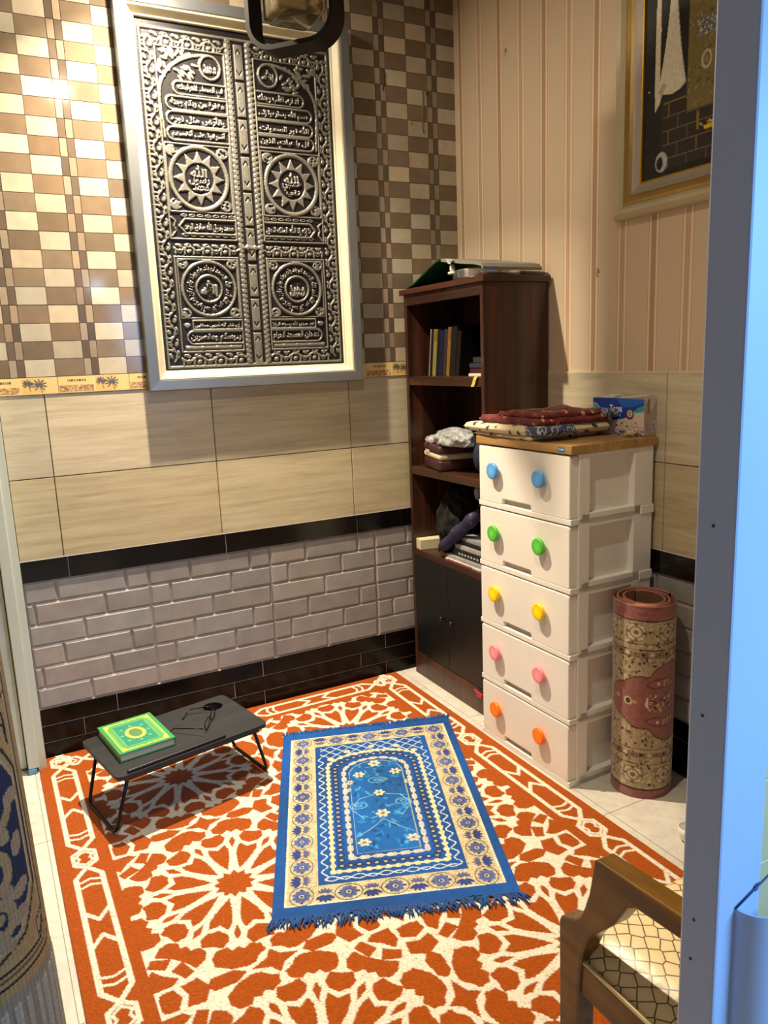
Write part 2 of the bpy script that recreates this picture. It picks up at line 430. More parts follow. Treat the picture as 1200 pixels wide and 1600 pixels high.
# right wall: wallpaper above the same tiles
F2, wall_right = lower_wall('right', -2.56, -.001, 'right', [-2.43, -1.83, -1.23, -.63], -.2, [-2.2, -1.7, -1.2, -.7, -.2], 'right')
wp = MB(); BASE = (204, 184, 158)
def strip(y0, y1, c, d=.0035): wp.add([(-d, y0, Z4), (-d, y1, Z4), (-d, y1, CEIL), (-d, y0, CEIL)], [(0, 1, 2, 3)], 0, False, c)
edges = [0.0]; k = 0; segs = []
y = -.0005
while y > -2.56:
    kind = k % 2; c0 = y - .03 if k == 0 else y
    seq = [(.034, BASE), (.0022, (170, 140, 116)), (.008, (226, 202, 174)), (.0012, (196, 166, 138)),
           (.020, (176, 146, 114) if kind == 0 else (190, 162, 132)), (.0012, (196, 166, 138)), (.0085, (228, 204, 176)), (.0022, (168, 138, 116)), (.0597, BASE)]
    for wd, c in seq:
        if kind == 1 and abs(wd - .020) < 1e-6:
            for q in range(5): strip(y - q * .004, y - (q + 1) * .004, (178, 148, 118) if q % 2 else (204, 178, 148))
        else: strip(y, y - wd, c)
        y -= wd
    k += 1
wp.build('wallpaper', M_wallp, wall_right, attr=True)
lp = MB(); lp.box(-.0095, 0, -2.56, 0, Z4 - .006, Z4, col=None); struct(lp.build('trim_5', mat('tile_edge', (214, 202, 178), .5)))

# floor: large pale tiles
def floormat():
    m, nt, b = newmat('floor_tile')
    v = coords(nt, (1, 1, 1)); n = noise(nt, v, 7, 7, .65, .6); n2 = noise(nt, v, 30, 5, .6)
    c = ramp(nt, n.outputs['Fac'], [(.3, L4((196, 190, 178))), (.55, L4((214, 208, 196))), (.75, L4((222, 217, 206)))])
    k = ramp(nt, n2.outputs['Fac'], [(.28, (.86, .86, .85, 1)), (.5, (1, 1, 1, 1))])
    nt.links.new(mix(nt, 1, c, k, 'MULTIPLY'), b.inputs['Base Color']); b.inputs['Roughness'].default_value = .3
    return m
M_floor = floormat(); fl = MB(); fl.box(-4.5, 1.5, -6, .1, -.12, -.0012, mi=1)
xs = [-4.37, -3.57, -2.77, -1.97, -1.17, -.37, .43]; ys = [.22, -.58, -1.378, -2.178, -2.978, -3.778, -4.578, -5.378]
for i in range(len(xs) - 1):
    for j in range(len(ys) - 1): 
        fl.add([(xs[i] + .001, ys[j + 1] + .001, 0), (xs[i + 1] - .001, ys[j + 1] + .001, 0), (xs[i + 1] - .001, ys[j] - .001, 0), (xs[i] + .001, ys[j] - .001, 0)], [(0, 1, 2, 3)], 0)
struct(fl.build('floor', [M_floor, mat('floor_grout', (150, 144, 134), .9)]))
ce = MB(); ce.box(-2.6, .15, -2.7, .15, CEIL, CEIL + .1); struct(ce.build('ceiling', M_ceil))
# left wall (outside the frame) and the door jambs
lw = MB(); lw.box(-2.52, -2.42, -2.6, .1, 0, CEIL); struct(lw.build('wall_left', M_paint))
wf = MB(); wf.box(-2.52, -1.452, -2.628, -2.585, 2.12, CEIL); wf.box(-.62, .12, -2.628, -2.585, 0, CEIL); wf.box(-1.452, -.62, -2.628, -2.585, 2.16, CEIL); wf.box(-2.52, -2.36, -2.628, -2.585, 0, 2.12)
struct(wf.build('wall_front', M_paint))
bw = MB(); bw.box(-2.52, XL, .0, .1, 0, CEIL); struct(bw.build('wall_back_left', M_paint))

M_jamb = mat('pale_blue_painted_metal', (196, 204, 226), .42, var=.05, vscale=5)
M_jambd = mat('dark_gap', (60, 74, 104), .6)
jb = MB()
jb.box(-1.45, -1.389, -2.626, -2.584, 0, 2.16, .0025, 2)
jamb = struct(jb.build('door_1', M_jamb))
for (yy, zz) in ((-2.6, .905), (-2.598, .86), (-2.612, .75), (-2.603, 1.3), (-2.6, 1.12)):
    d = MB(); d.lathe([(.0, -1.4508), (.0016, -1.4506), (.0017, -1.4498)], 10, (0, yy, zz), axis='x'); d.build('rivet', M_jambd, jamb)
# curved metal guard screwed to the jamb face
g = MB(); r_ = .033; pts = []
for k in range(31):
    a = PI + k * (PI * .5) / 30
    pts.append((-1.425 + .036 + .036 * cos(a), -2.626 + .030 * sin(a)))
inner = [(x + .0016 * (1 if i < 16 else .2), y + .0016) for i, (x, y) in enumerate(pts)]
g.prism(pts + [(-1.365, -2.6565), (-1.365, -2.6549)] + inner[::-1], 'z', .30, .925, 0)
guard = g.build('edge_guard', M_jamb, jamb)
s_ = MB(); s_.lathe([(.0, 0), (.0045, .0004), (.005, .002), (.003, .0032), (0, .0034)], 14, (-1.396, -2.6265, .937), axis='y'); s_.build('screw', M_jambd, jamb)
s_ = MB(); s_.tube([(-1.4255, -2.627, .926), (-1.38, -2.6275, .945)], .0012, 6); s_.build('seam', M_jambd, jamb)
# beige tiles on the inside return behind the jamb
rt = MB()
for k in range(13): rt.box(-1.3885, -1.31, -2.6, -2.59, k * .0932 + .0006, (k + 1) * .0932 - .0006, .001, 1)
struct(rt.build('trim_6', mat('cream_tile', (226, 196, 140), .5)))

# white post and casing at the left end of the tiled wall
M_post = mat('off_white_painted_wood', (198, 204, 190), .5, var=.1, vscale=6, stretch=(1, 1, .2))
po = MB(); po.box(-1.957, -1.928, -.092, .0, .004, 2.4, .002, 2); po.box(-1.99, -1.953, -.104, -.02, .022, 2.4, .003, 2)
post = struct(po.build('trim_7', M_post))
tp = MB(); tp.box(-1.991, -1.962, -.106, -.09, .002, .02, .001, 1); tp.build('tape', mat('blue_tape', (92, 158, 200), .5), post)
dl = MB(); dl.box(-2.40, -1.993, -.06, -.012, .01, 2.4, .003, 2)
door2 = struct(dl.build('door_2', mat('pale_door_panel', (206, 212, 200), .45)))
h_ = MB(); h_.box(-1.999, -1.985, -.108, -.06, .965, 1.0, .002, 1); h_.build('hinge', mat('dark_hinge', (60, 58, 54), .4, .6), door2)

# small marks left on the walls
M_mark = mat('dark_crack', (30, 24, 20), .8); M_smear = mat('grey_smear', (112, 98, 82), .7); M_chip = mat('pale_chip', (206, 186, 150), .7)
def wmark(pts, r, m, name, wall=None): b = MB(); b.tube(pts, r, 6); return b.build(name, m, wall or wall_back)
wmark([(-.348, -.0125, 2.605), (-.340, -.0128, 2.590), (-.347, -.0128, 2.575), (-.342, -.0128, 2.562), (-.352, -.0126, 2.545), (-.354, -.0125, 2.530)], .0022, M_mark, 'crack')
wmark([(-.163, -.0124, 2.555), (-.163, -.0126, 2.51), (-.166, -.0126, 2.46), (-.171, -.0126, 2.41), (-.165, -.0124, 2.385)], .0035, M_smear, 'smear')
wmark([(-.145, -.0124, 2.545), (-.143, -.0132, 2.535)], .004, M_mark, 'nail_hole')
wmark([(-.232, -.0124, 2.425), (-.226, -.0130, 2.415)], .004, mat('yellow_chip', (186, 140, 60), .7), 'chip')
for (yy, zz) in ((-.372, 2.60), (-.896, 1.72), (-1.085, 1.085)):
    wmark([(-.0095 if zz < 1.3 else -.004, yy, zz + .016), (-.010 if zz < 1.3 else -.0045, yy + .006, zz), (-.0095 if zz < 1.3 else -.004, yy - .004, zz - .016)], .003, M_chip, 'chip', wall_right)
    wmark([(-.0095 if zz < 1.3 else -.004, yy - .008, zz + .010), (-.010 if zz < 1.3 else -.0045, yy - .007, zz - .004)], .0022, M_smear, 'chip', wall_right)
# ================================================================== CARPET (woven, 12-fold rosettes)
M_carpet = attrmat('woven_carpet', .95, var=.22, vscale=120, bmp=.5, bscale=900, spec=.1, sheen=.15)
ORG, CRM = (166, 77, 3), (236, 228, 208)
CX0, CX1, CY0, CLEN = -1.956, -.402, -.014, 2.20
cw = CX1 - CX0; cv = Canvas(cw, CLEN, .003, ORG)
pat = Canvas(cw, CLEN, .003, CRM)           # field: orange cells on cream
def uv(x, y): return (x - CX0, CY0 - y)
def pol(c, r, deg): a = radians(deg); return (c[0] + r * cos(a), c[1] + r * sin(a))
AX = .3385; MX = (CX0 + CX1) / 2 - CX0; AY = .670
cent = [(MX + sx * AX, .410 + j * AY) for sx in (-3, -1, 1, 3) for j in range(-1, 4)]
def cell(c, base, pts): pat.poly([pol(c, r, base + d) for r, d in pts], ORG)
for c in cent:
    pat.poly([pol(c, .060 if k % 2 else .044, 15 * k) for k in range(24)], ORG)
    for k in range(12):
        b = 30 * k
        cell(c, b, [(.064, 0), (.100, 8.0), (.135, 10.6), (.166, 10.6), (.189, 7.8), (.170, 0), (.189, -7.8), (.166, -10.6), (.135, -10.6), (.100, -8.0)])
        cell(c, b, [(.190, 0), (.204, 7.6), (.226, 9.6), (.238, 8.0), (.253, 6.6), (.247, 0), (.253, -6.6), (.238, -8.0), (.226, -9.6), (.204, -7.6)])
        cell(c, b + 15, [(.170, 0), (.205, 3.0), (.228, 0), (.205, -3.0)])
        cell(c, b + 15, [(.262, -12.4), (.250, -6.6), (.264, -3.2), (.252, 0), (.264, 3.2), (.250, 6.6), (.262, 12.4), (.288, 13.4), (.314, 11.2), (.327, 3.4), (.327, -3.4), (.314, -11.2), (.288, -13.4)])
# between the rosettes
for c in cent:
    for e in (0, 1):     # star at the middle of each shared edge
        m = (c[0] + AX, c[1]) if e == 0 else (c[0], c[1] + AY / 2)
        q = 90 if e else 0
        R = [.070, .022, .036, .022, .070, .022, .036, .022]
        pat.ell(m[0], m[1], .046, .046, CRM)
        pat.poly([pol(m, [.062, .024, .044, .024][k % 4], q + 90 + 45 * k) for k in range(8)], ORG)
        for sg in (-1, 1):
            mm = (m[0], m[1] + sg * .123) if e == 0 else (m[0] + sg * .123, m[1])
            ang = q + 90
            dx, dy = cos(radians(ang)), sin(radians(ang)); px, py = -dy, dx
            pat.poly([(mm[0] + dx * a + px * b_, mm[1] + dy * a + py * b_) for a, b_ in ((-.052, 0), (-.02, .022), (.034, .020), (.050, 0), (.034, -.020), (-.02, -.022))], ORG)
    f = (c[0] + AX, c[1] + AY / 2)           # where four rosettes meet
    pat.ell(f[0], f[1], .175, .175, CRM)
    pat.poly([pol(f, .046 if k % 2 == 0 else .024, 45 * k / 1) for k in range(8)], ORG)
    for k in range(4):
        b = 90 * k
        pat.poly([pol(f, r, b + d) for r, d in ((.056, 0), (.068, 27), (.100, 20), (.110, 0), (.100, -20), (.068, -27))], ORG)
        pat.poly([pol(f, r, b + 45 + d) for r, d in ((.064, 0), (.106, 20), (.132, 17), (.121, 0), (.132, -17), (.106, -20))], ORG)
        pat.poly([pol(f, r, b + d) for r, d in ((.118, -17), (.124, 0), (.118, 17), (.160, 15), (.176, 0), (.160, -15))], ORG)
        for sg in (-1, 1): pat.poly([pol(f, r, b + 45 + sg * d) for r, d in ((.139, 3), (.140, 23), (.168, 22), (.176, 5))], ORG)
# plain edge, border rails with linked lozenges, plain gap, then the cut field
B0, B1, B2 = .043, .109, .150
U, V = np.meshgrid(cv.u, cv.v)
inner = (np.minimum(U, cw - U) > B2) & (np.minimum(V, CLEN - V) > B2)
cv.col[inner] = pat.col[inner]
def border(side):
    """draw one border run; (t along, d from the edge)"""
    L = CLEN if side in 'lr' else cw
    def P(t, d): return {'l': (d, t), 'r': (cw - d, t), 't': (t, d), 'b': (t, CLEN - d)}[side]
    lw_ = .0145; mid = (B0 + B1) / 2 + .002; per = .67 if side in 'lr' else .677
    n = int(round(L / (per / 2)));
    start = .398 if side in 'lr' else MX - AX
    for k in range(-3, 6):
        t0 = start + k * per              # wide star centre
        for sg in (-1, 1):
            T = lambda a, d: P(t0 + sg * a, d)
            cv.line([T(0, B0), T(.24, B0), T(.285, mid)], lw_, CRM); cv.line([T(0, B1 + .004), T(.24, B1 + .004), T(.285, mid)], lw_, CRM)
            cv.line([T(.074, B0 + .002), T(.032, mid), T(.074, B1)], .0125, CRM)
            for a in (.185, .212): cv.line([T(a, B0), T(a + .012, mid), T(a, B1)], .009, CRM)
            cv.line([T(.285, mid), T(.307, B0 + .004), T(.335, B0 + .004)], lw_ * .9, CRM); cv.line([T(.285, mid), T(.307, B1), T(.335, B1)], lw_ * .9, CRM)
        P2 = [P(t0 + .335 + .026 * cos(a), mid + .021 * sin(a)) for a in np.linspace(0, 2 * PI, 9)]
        cv.line([P(t0 + .300, mid), P(t0 + .318, B0 + .012), P(t0 + .335, B0 + .02), P(t0 + .352, B0 + .012), P(t0 + .370, mid), P(t0 + .352, B1 - .008), P(t0 + .335, B1 - .016), P(t0 + .318, B1 - .008), P(t0 + .300, mid)], .008, CRM)
keep = cv.col.copy()
for sd in 'lrtb':
    border(sd)
    # mitre: keep each run inside its own trapezoid
    if sd in 'lr': own = (np.minimum(U, cw - U) <= np.minimum(V, CLEN - V)) & ((U < cw / 2) == (sd == 'l'))
    else: own = (np.minimum(U, cw - U) > np.minimum(V, CLEN - V)) & ((V < CLEN / 2) == (sd == 't'))
    keep[own & ~inner] = cv.col[own & ~inner]
cv.col = keep
isw = cv.col[..., 2] > 120
cv.hgt = np.where(isw, .0086, .0076) + .0012 * (rng.random(isw.shape) - .5)
fleck = isw & (rng.random(isw.shape) < .05); cv.col[fleck] = (196, 160, 128)
cv.col[~isw] *= 1 + .16 * (rng.random((int((~isw).sum()), 1)) - .5)
for sl in (np.s_[0, :], np.s_[-1, :], np.s_[:, 0], np.s_[:, -1]): cv.hgt[sl] = .0004
carpet = cv.mesh('carpet', lambda U, V, H: (CX0 + U + .006 * V / CLEN * 0, CY0 - V, H), M_carpet, smooth=False)
tag(carpet, 'orange carpet with cream star-rosette pattern covering the floor', 'carpet')

# ================================================================== PRAYER RUG
M_rug = attrmat('velvet_prayer_rug', .7, var=.25, vscale=35, bmp=.35, bscale=700, spec=.2, sheen=.15)
BL, BLD, CR, NV = (2, 76, 152), (6, 62, 122), (212, 198, 156), (30, 44, 100)
RW, RL = .672, 1.065
pr = Canvas(RW, RL, .0022, BL)
u0, u1, v0, v1 = .048 * RW, .955 * RW, .048 * RL, .958 * RL
pr.rect(u0, u1, v0, v1, CR)
iu0, iu1, iv0, iv1 = .185 * RW, .82 * RW, .122 * RL, .885 * RL
def flower(u, v, r, c, cc, k=8):
    for q in range(k):
        a = 2 * PI * q / k; pr.ell(u + r * .6 * cos(a), v + r * .6 * sin(a), r * .36, r * .26, c, rot=a)
    pr.ell(u, v, r * .26, r * .26, cc)
def borderline(n, fn):
    for k in range(n): fn(k)
mu = (u0 + iu0) / 2; mv0 = (v0 + iv0) / 2; mu1 = (u1 + iu1) / 2; mv1 = (v1 + iv1) / 2
def motif(u, v, k, ang):
    if k % 2 == 0:
        pr.ell(u, v, .034, .040, (84, 78, 86), rot=ang, ring=.0032); flower(u, v, .028, (84, 98, 150), (226, 214, 184), 9); pr.ell(u, v, .0125, .0125, (60, 74, 132), ring=.0035); pr.ell(u, v, .005, .005, (60, 74, 132))
        for s in (-1, 1): pr.ell(u + s * .026 * sin(ang), v - s * .026 * cos(ang), .005, .004, NV)
    else:
        for a in (-.9, -.45, 0, .45, .9):
            aa = ang + a + PI; pr.ell(u + .019 * cos(aa), v + .019 * sin(aa), .014, .0056, (44, 62, 126), rot=aa)
            pr.ell(u - .016 * cos(aa), v - .016 * sin(aa), .010, .004, (72, 88, 142), rot=aa)
        pr.line([(u - .024 * sin(ang), v + .024 * cos(ang)), (u + .020 * cos(ang), v + .020 * sin(ang)), (u + .024 * sin(ang), v - .024 * cos(ang))], .003, (120, 98, 84))
pr.rect(u0, u0 + .006, v0, v1, (244, 234, 200)); pr.rect(u1 - .006, u1, v0, v1, (244, 234, 200)); pr.rect(u0, u1, v0, v0 + .006, (244, 234, 200)); pr.rect(u0, u1, v1 - .006, v1, (244, 234, 200))
nv = 15
for k in range(nv):
    v = mv0 + (mv1 - mv0) * k / (nv - 1); motif(mu, v, k, 0); motif(mu1, v, k, PI)
for k in range(1, 8):
    u = mu + (mu1 - mu) * k / 8; motif(u, mv0, k, PI / 2); motif(u, mv1, k, -PI / 2)
# inner blue field
pr.rect(iu0, iu1, iv0, iv1, BL)
def wavy(p, q, amp, n, wd, c, ph=0):
    p, q = np.array(p), np.array(q); d = (q - p); L = np.hypot(*d); d = d / L; nn = np.array([-d[1], d[0]])
    ts = np.linspace(0, 1, n * 8 + 1); pr.line([tuple(p + d * L * t + nn * amp * sin(2 * PI * n * t + ph)) for t in ts], wd, c)
a = .020
WHT = (206, 222, 232)
wavy((iu0 + a, iv0 + .09), (iu0 + a, iv1 - a), .009, 15, .0045, WHT); wavy((iu1 - a, iv0 + .09), (iu1 - a, iv1 - a), .009, 15, .0045, WHT)
wavy((iu0 + a, iv1 - a), (iu1 - a, iv1 - a), .007, 5, .0042, WHT); wavy((iu0 + a, iv1 - a - .004), (iu1 - a, iv1 - a - .004), .009, 5, .004, WHT, PI)
for q in range(4): wavy((iu0 + a, iv0 + .018 + q * .022), (iu1 - a, iv0 + .018 + q * .022), .009, 8, .004, WHT, q * PI)
# cream scalloped band under an arch, blue beads, stepped frame
au0, au1, av1 = iu0 + .044, iu1 - .044, iv1 - .050
def arch(inset, n=40, top=None):
    """left leg up, round head, right leg down"""
    L, R_, Bm = au0 + inset, au1 - inset, av1 - inset
    cx = (L + R_) / 2; rx = (R_ - L) / 2; ty = iv0 + .075 + inset; ry = .085
    pts = [(L, Bm)] + [(L, ty + ry + (Bm - ty - ry) * (1 - t)) for t in np.linspace(.02, 1, 20)]
    pts += [(cx - rx * cos(t), ty + ry - ry * sin(t)) for t in np.linspace(0.05, PI - .05, n)]
    pts += [(R_, ty + ry + (Bm - ty - ry) * t) for t in np.linspace(0, 1, 20)] + [(L + (R_ - L) * (1 - t), Bm) for t in np.linspace(0, 1, 14)]
    return pts
def along(pts, step):
    p = np.array(pts); d = np.hypot(*(p[1:] - p[:-1]).T); s = np.concatenate([[0], np.cumsum(d)])
    t = np.arange(0, s[-1], step); return np.stack([np.interp(t, s, p[:, 0]), np.interp(t, s, p[:, 1])], 1), s[-1]
CM = (240, 222, 168)
pr.line(arch(0), .009, CM)
for p in along(arch(0), .0285)[0]: pr.ell(p[0], p[1], .0095, .0095, CM)
for q in range(5):
    a_ = PI * (.12 + .19 * q); cx = (au0 + au1) / 2
    pr.ell(cx - (au1 - au0) / 2 * cos(a_) * 1.0, iv0 + .055 + .085 - .098 * sin(a_), .0125, .010, CM)
for k, p in enumerate(along(arch(.025), .0255)[0]):
    pr.ell(p[0], p[1], .0125, .0125, (4, 52, 108)); pr.ell(p[0], p[1], .0056, .0046, (190, 176, 134))
pts, tot = along(arch(.055), .004)
for k, p in enumerate(pts):
    if (k // 5) % 2 == 0: pr.ell(p[0], p[1], .0085, .0085, (206, 202, 186))
    else: pr.ell(p[0], p[1], .0032, .0032, (214, 214, 206))
nin = arch(.074); pr.poly(nin, (6, 92, 166)); pr.line(nin, .004, (150, 170, 160), closed=True)
# niche with flowers
cu = (au0 + au1) / 2; nt_, nb = iv0 + .16, av1 - .085; nw = (au1 - au0) / 2 - .085
for k in range(150):
    uu = cu + (rng.random() * 2 - 1) * nw; vv = nt_ + rng.random() * (nb - nt_)
    pr.ell(uu, vv, .006 + .012 * rng.random(), .003 + .004 * rng.random(), [(16, 122, 196), (4, 66, 132), (60, 146, 204), (10, 104, 180)][k % 4], rot=rng.random() * 3)
for (du, t, r) in ((0, .02, .024), (-.06, .15, .022), (.07, .15, .022), (0, .40, .021), (0, .64, .025), (-.095, .24, .015), (-.07, .92, .022), (.08, .92, .022), (-.105, .33, .013), (.105, .3, .014)):
    flower(cu + du, nt_ + t * (nb - nt_), r, (226, 214, 176), (120, 110, 90), 6)
for (du, t, r) in ((-.075, .53, .030), (.075, .53, .028), (0, .24, .032), (.02, .24, .018)):
    pr.ell(cu + du, nt_ + t * (nb - nt_), r, r * .62, (110, 178, 220), ring=.0035); pr.ell(cu + du, nt_ + t * (nb - nt_), r * .4, r * .25, (120, 186, 224), ring=.003)
for s in (-1, 1):
    pr.line([(cu + s * .02, nt_ + .42 * (nb - nt_)), (cu + s * .07, nt_ + .45 * (nb - nt_)), (cu + s * .1, nt_ + .56 * (nb - nt_)), (cu + s * .06, nt_ + .68 * (nb - nt_))], .003, (136, 190, 220))
    pr.line([(cu, nt_ + .70 * (nb - nt_)), (cu + s * .05, nt_ + .8 * (nb - nt_)), (cu + s * .09, nt_ + .86 * (nb - nt_))], .003, (136, 190, 220))
creamish = pr.col[..., 0] > 120
dd = creamish & (rng.random(creamish.shape) < .22); pr.col[dd] *= (.72, .70, .66)
U, V = np.meshgrid(pr.u, pr.v)
nap = np.sin(V * 9 + 2 * np.sin(U * 7)) * .5 + np.sin(U * 23 + V * 5) * .3
pr.col[~creamish] *= (1 + .16 * nap[~creamish])[:, None]
pr.hgt = .0030 + .0006 * rng.random(pr.hgt.shape) + .0010 * np.sin(V * 16 + U * 5) * np.sin(U * 11) + .001
for sl in (np.s_[0, :], np.s_[-1, :], np.s_[:, 0], np.s_[:, -1]): pr.hgt[sl] = .0002
TL, TR, BR, BLc = np.array((-1.086, -.343)), np.array((-.453, -.55)), np.array((-.852, -1.548)), np.array((-1.482, -1.302))
def rugpt(s, t): return (1 - t) * ((1 - s) * TL + s * TR) + t * ((1 - s) * BLc + s * BR)
ctr = rugpt(.5, .5)
rug = thing('prayer_rug', 'blue fringed prayer rug with cream floral border lying on the carpet', 'prayer rug', (ctr[0], ctr[1], .0096))
def rugfn(U, V, H):
    s, t = U / RW, V / RL
    X = (1 - t) * ((1 - s) * TL[0] + s * TR[0]) + t * ((1 - s) * BLc[0] + s * BR[0]) - ctr[0]
    Y = (1 - t) * ((1 - s) * TL[1] + s * TR[1]) + t * ((1 - s) * BLc[1] + s * BR[1]) - ctr[1]
    w = .006 * np.sin(V * 21) * ((U < .01) | (U > RW - .01)) * 0
    return X + w, Y, H
pr.mesh('pile_field', rugfn, M_rug, rug)
M_fringe = mat('blue_fringe', (3, 76, 148), .8, var=.4, vscale=60, sheen=.1)
for t, sgn, Lf in ((0.0, -1, .030), (1.0, 1, .046)):
    fr = MB(); n = 170
    for k in range(n):
        s = (k + random.random()) / n; p = rugpt(s, t); q = rugpt(s, t + sgn * .05); d = (q - p) / np.hypot(*(q - p))
        ang = random.gauss(0, .5) + (.5 if t == 1 else 0) * (s - .3); d2 = np.array((d[0] * cos(ang) - d[1] * sin(ang), d[0] * sin(ang) + d[1] * cos(ang)))
        L = Lf * random.uniform(.7, 1.15) * (1.25 if (t == 0 and s > .93) else 1)
        p = p - d * .004; e = p + d2 * L; m = (p + e) / 2 + np.array((random.gauss(0, .004), random.gauss(0, .004)))
        fr.tube([(p[0] - ctr[0], p[1] - ctr[1], .003), (m[0] - ctr[0], m[1] - ctr[1], .0035 + random.random() * .003), (e[0] - ctr[0], e[1] - ctr[1], .0012 + random.random() * .002)], [.0028, .0030, .0012], 5)
    fr.build('fringe', M_fringe, rug)

# ================================================================== LAP DESK, BOOK, GLASSES
DZ = .0085; DH = .22
dc = np.array((-1.527, -.505)); drot = radians(11.6)
desk = thing('lap_desk', 'low dark grey folding lap desk with bent tube legs on the carpet', 'lap desk', (dc[0], dc[1], DZ), drot)
M_desk = woodmat('charcoal_wood_board', (21, 23, 27), (38, 40, 45), 'x', .6, 22, .6, 0)
M_tube = mat('black_steel_tube', (14, 13, 13), .35, .4)
M_blackp = mat('black_plastic', (16, 16, 17), .45)
w2, d2, r_ = .268, .166, .022
def rrect(w, d, r, n=6):
    o = []
    for cx, cy, a0 in ((w - r, d - r, 0), (-w + r, d - r, 90), (-w + r, -d + r, 180), (w - r, -d + r, 270)):
        for k in range(n + 1): a = radians(a0 + 90 * k / n); o.append((cx + r * cos(a), cy + r * sin(a)))
    return o
# board with a round cup recess
bmh = bmesh.new(); outer = rrect(w2, d2, r_); hx, hy, hr = .188, .094, .036
hole = [(hx + hr * cos(2 * PI * k / 28), hy + hr * sin(2 * PI * k / 28)) for k in range(28)]
vo = [bmh.verts.new((x, y, DH - DZ)) for x, y in outer]; vh = [bmh.verts.new((x, y, DH - DZ)) for x, y in hole]
eo = [bmh.edges.new((vo[i], vo[(i + 1) % len(vo)])) for i in range(len(vo))]; eh = [bmh.edges.new((vh[i], vh[(i + 1) % 28])) for i in range(28)]
bmesh.ops.triangle_fill(bmh, use_beauty=True, edges=eo + eh)
ge = bmesh.ops.extrude_face_region(bmh, geom=list(bmh.faces))
for e in ge['geom']:
    if isinstance(e, bmesh.types.BMVert): e.co.z -= .013
bd = MB(); bd.bm(bmh); bd.build('tabletop', M_desk, desk)
cp = MB(); cp.lathe([(.0, -.014), (hr - .001, -.014), (hr, -.0105), (hr + .003, -.0100)], 28, (hx, hy, DH - DZ), cap=False); cp.build('cup_recess', mat('matt_black_recess', (4, 4, 4), .95, spec=.05), desk)
lg = MB(); lg.box(-.232, .108, -d2 + .006, -d2 + .016, DH - DZ, DH - DZ + .011, .003, 2); lg.build('book_ledge', M_blackp, desk)
rl = MB(); rl.box(-w2 + .025, w2 - .03, -d2 + .012, -d2 + .02, DH - DZ - .027, DH - DZ - .013, .002, 1); rl.box(-w2 + .025, w2 - .03, d2 - .02, d2 - .012, DH - DZ - .027, DH - DZ - .013, .002, 1); rl.build('under_rail', M_blackp, desk)
for sg in (-1, 1):
    xt, xb = sg * (w2 - .045), sg * (w2 + .010)
    pts = []
    zt = DH - DZ - .014; zb = .0068
    A = [(xt, -d2 + .03, zt), (xb, -d2 + .045, zb), (xb, d2 - .045, zb), (xt, d2 - .03, zt)]
    A = [Vector(p) for p in A]
    def rounded(a, b, c, r=.028, n=7):
        p0 = b + (a - b).normalized() * r; p1 = b + (c - b).normalized() * r
        return [(1 - t) ** 2 * p0 + 2 * t * (1 - t) * b + t * t * p1 for t in np.linspace(0, 1, n)]
    path = [A[0]] + rounded(A[0], A[1], A[2]) + rounded(A[1], A[2], A[3]) + [A[3]]
    lm = MB(); lm.tube(path, .0058, 10); lm.build('leg', M_tube, desk)

# the green book
bc = (-1.657, -.492)
bk = thing('book', 'green hardcover book with gold oval emblem lying on the lap desk', 'book', (bc[0], bc[1], DH + .0004), radians(8.3))
bw_, bl_ = .092, .122; BT = .028
cvk = Canvas(2 * bw_, 2 * bl_, .0011, (62, 150, 84))
gold = (226, 206, 84)
def rr(i, wd, c): cvk.line([(i, i), (2 * bw_ - i, i), (2 * bw_ - i, 2 * bl_ - i), (i, 2 * bl_ - i)], wd, c, closed=True)
cvk.rect(.019, 2 * bw_ - .019, .022, 2 * bl_ - .022, (70, 158, 112)); 
for i, wd, c in ((.016, .0042, gold), (.023, .0020, (150, 190, 84)), (.030, .006, (92, 160, 84)), (.036, .0016, (130, 176, 90))): rr(i, wd, c)
cvk.rect(.040, 2 * bw_ - .040, .040, 2 * bl_ - .040, (52, 138, 112))
for su in (0, 1):
    for sv in (0, 1):
        q = lambda u, v: (u if not su else 2 * bw_ - u, v if not sv else 2 * bl_ - v)
        cvk.poly([q(.014, .014), q(.045, .014), q(.032, .024), q(.028, .034), q(.014, .05)], gold)
        for k in range(4): cvk.line([q(.020 + .018 * k, .018), q(.029 + .018 * k, .023)], .003, (200, 200, 96))
cu_, cv_ = bw_, bl_
for k in range(18):
    a = 2 * PI * k / 18; cvk.ell(cu_ + .029 * cos(a), cv_ + .041 * sin(a), .0052, .0062, gold)
cvk.ell(cu_, cv_, .028, .040, gold); cvk.ell(cu_, cv_, .0215, .033, (96, 132, 84))
for (du, dv) in ((0, -.06), (0, .06), (-.045, 0), (.045, 0), (-.035, .045), (.035, .045), (-.035, -.045), (.035, -.045)): cvk.ell(cu_ + du, cv_ + dv, .006, .006, (96, 176, 130))
cvk.speckle(.08)
M_cover = attrmat('green_gold_cover', .4, var=.08, vscale=60, bmp=.1, bscale=500); M_green = mat('green_cloth_cover', (56, 148, 80), .5)
pg = MB(); pg.box(-bw_ + .004, bw_ - .002, -bl_ + .004, bl_ - .004, .0028, BT - .0028, .0006, 1)
def pagemat():
    m, nt, b = newmat('page_edges'); v = coords(nt, (1, 1, 260)); n = noise(nt, v, 3, 3)
    nt.links.new(ramp(nt, n.outputs['Fac'], [(.3, L4((176, 164, 132))), (.6, L4((222, 212, 184)))]), b.inputs['Base Color']); b.inputs['Roughness'].default_value = .8; return m
M_pages = pagemat(); pg.build('pages', M_pages, bk)
cc = MB(); cc.box(-bw_, bw_, -bl_, bl_, 0, .0028, .0008, 1); cc.box(-bw_, bw_, -bl_, bl_, BT - .0028, BT, .0008, 1)
cc.box(bw_ - .0028, bw_, -bl_, bl_, 0, BT, .001, 1)
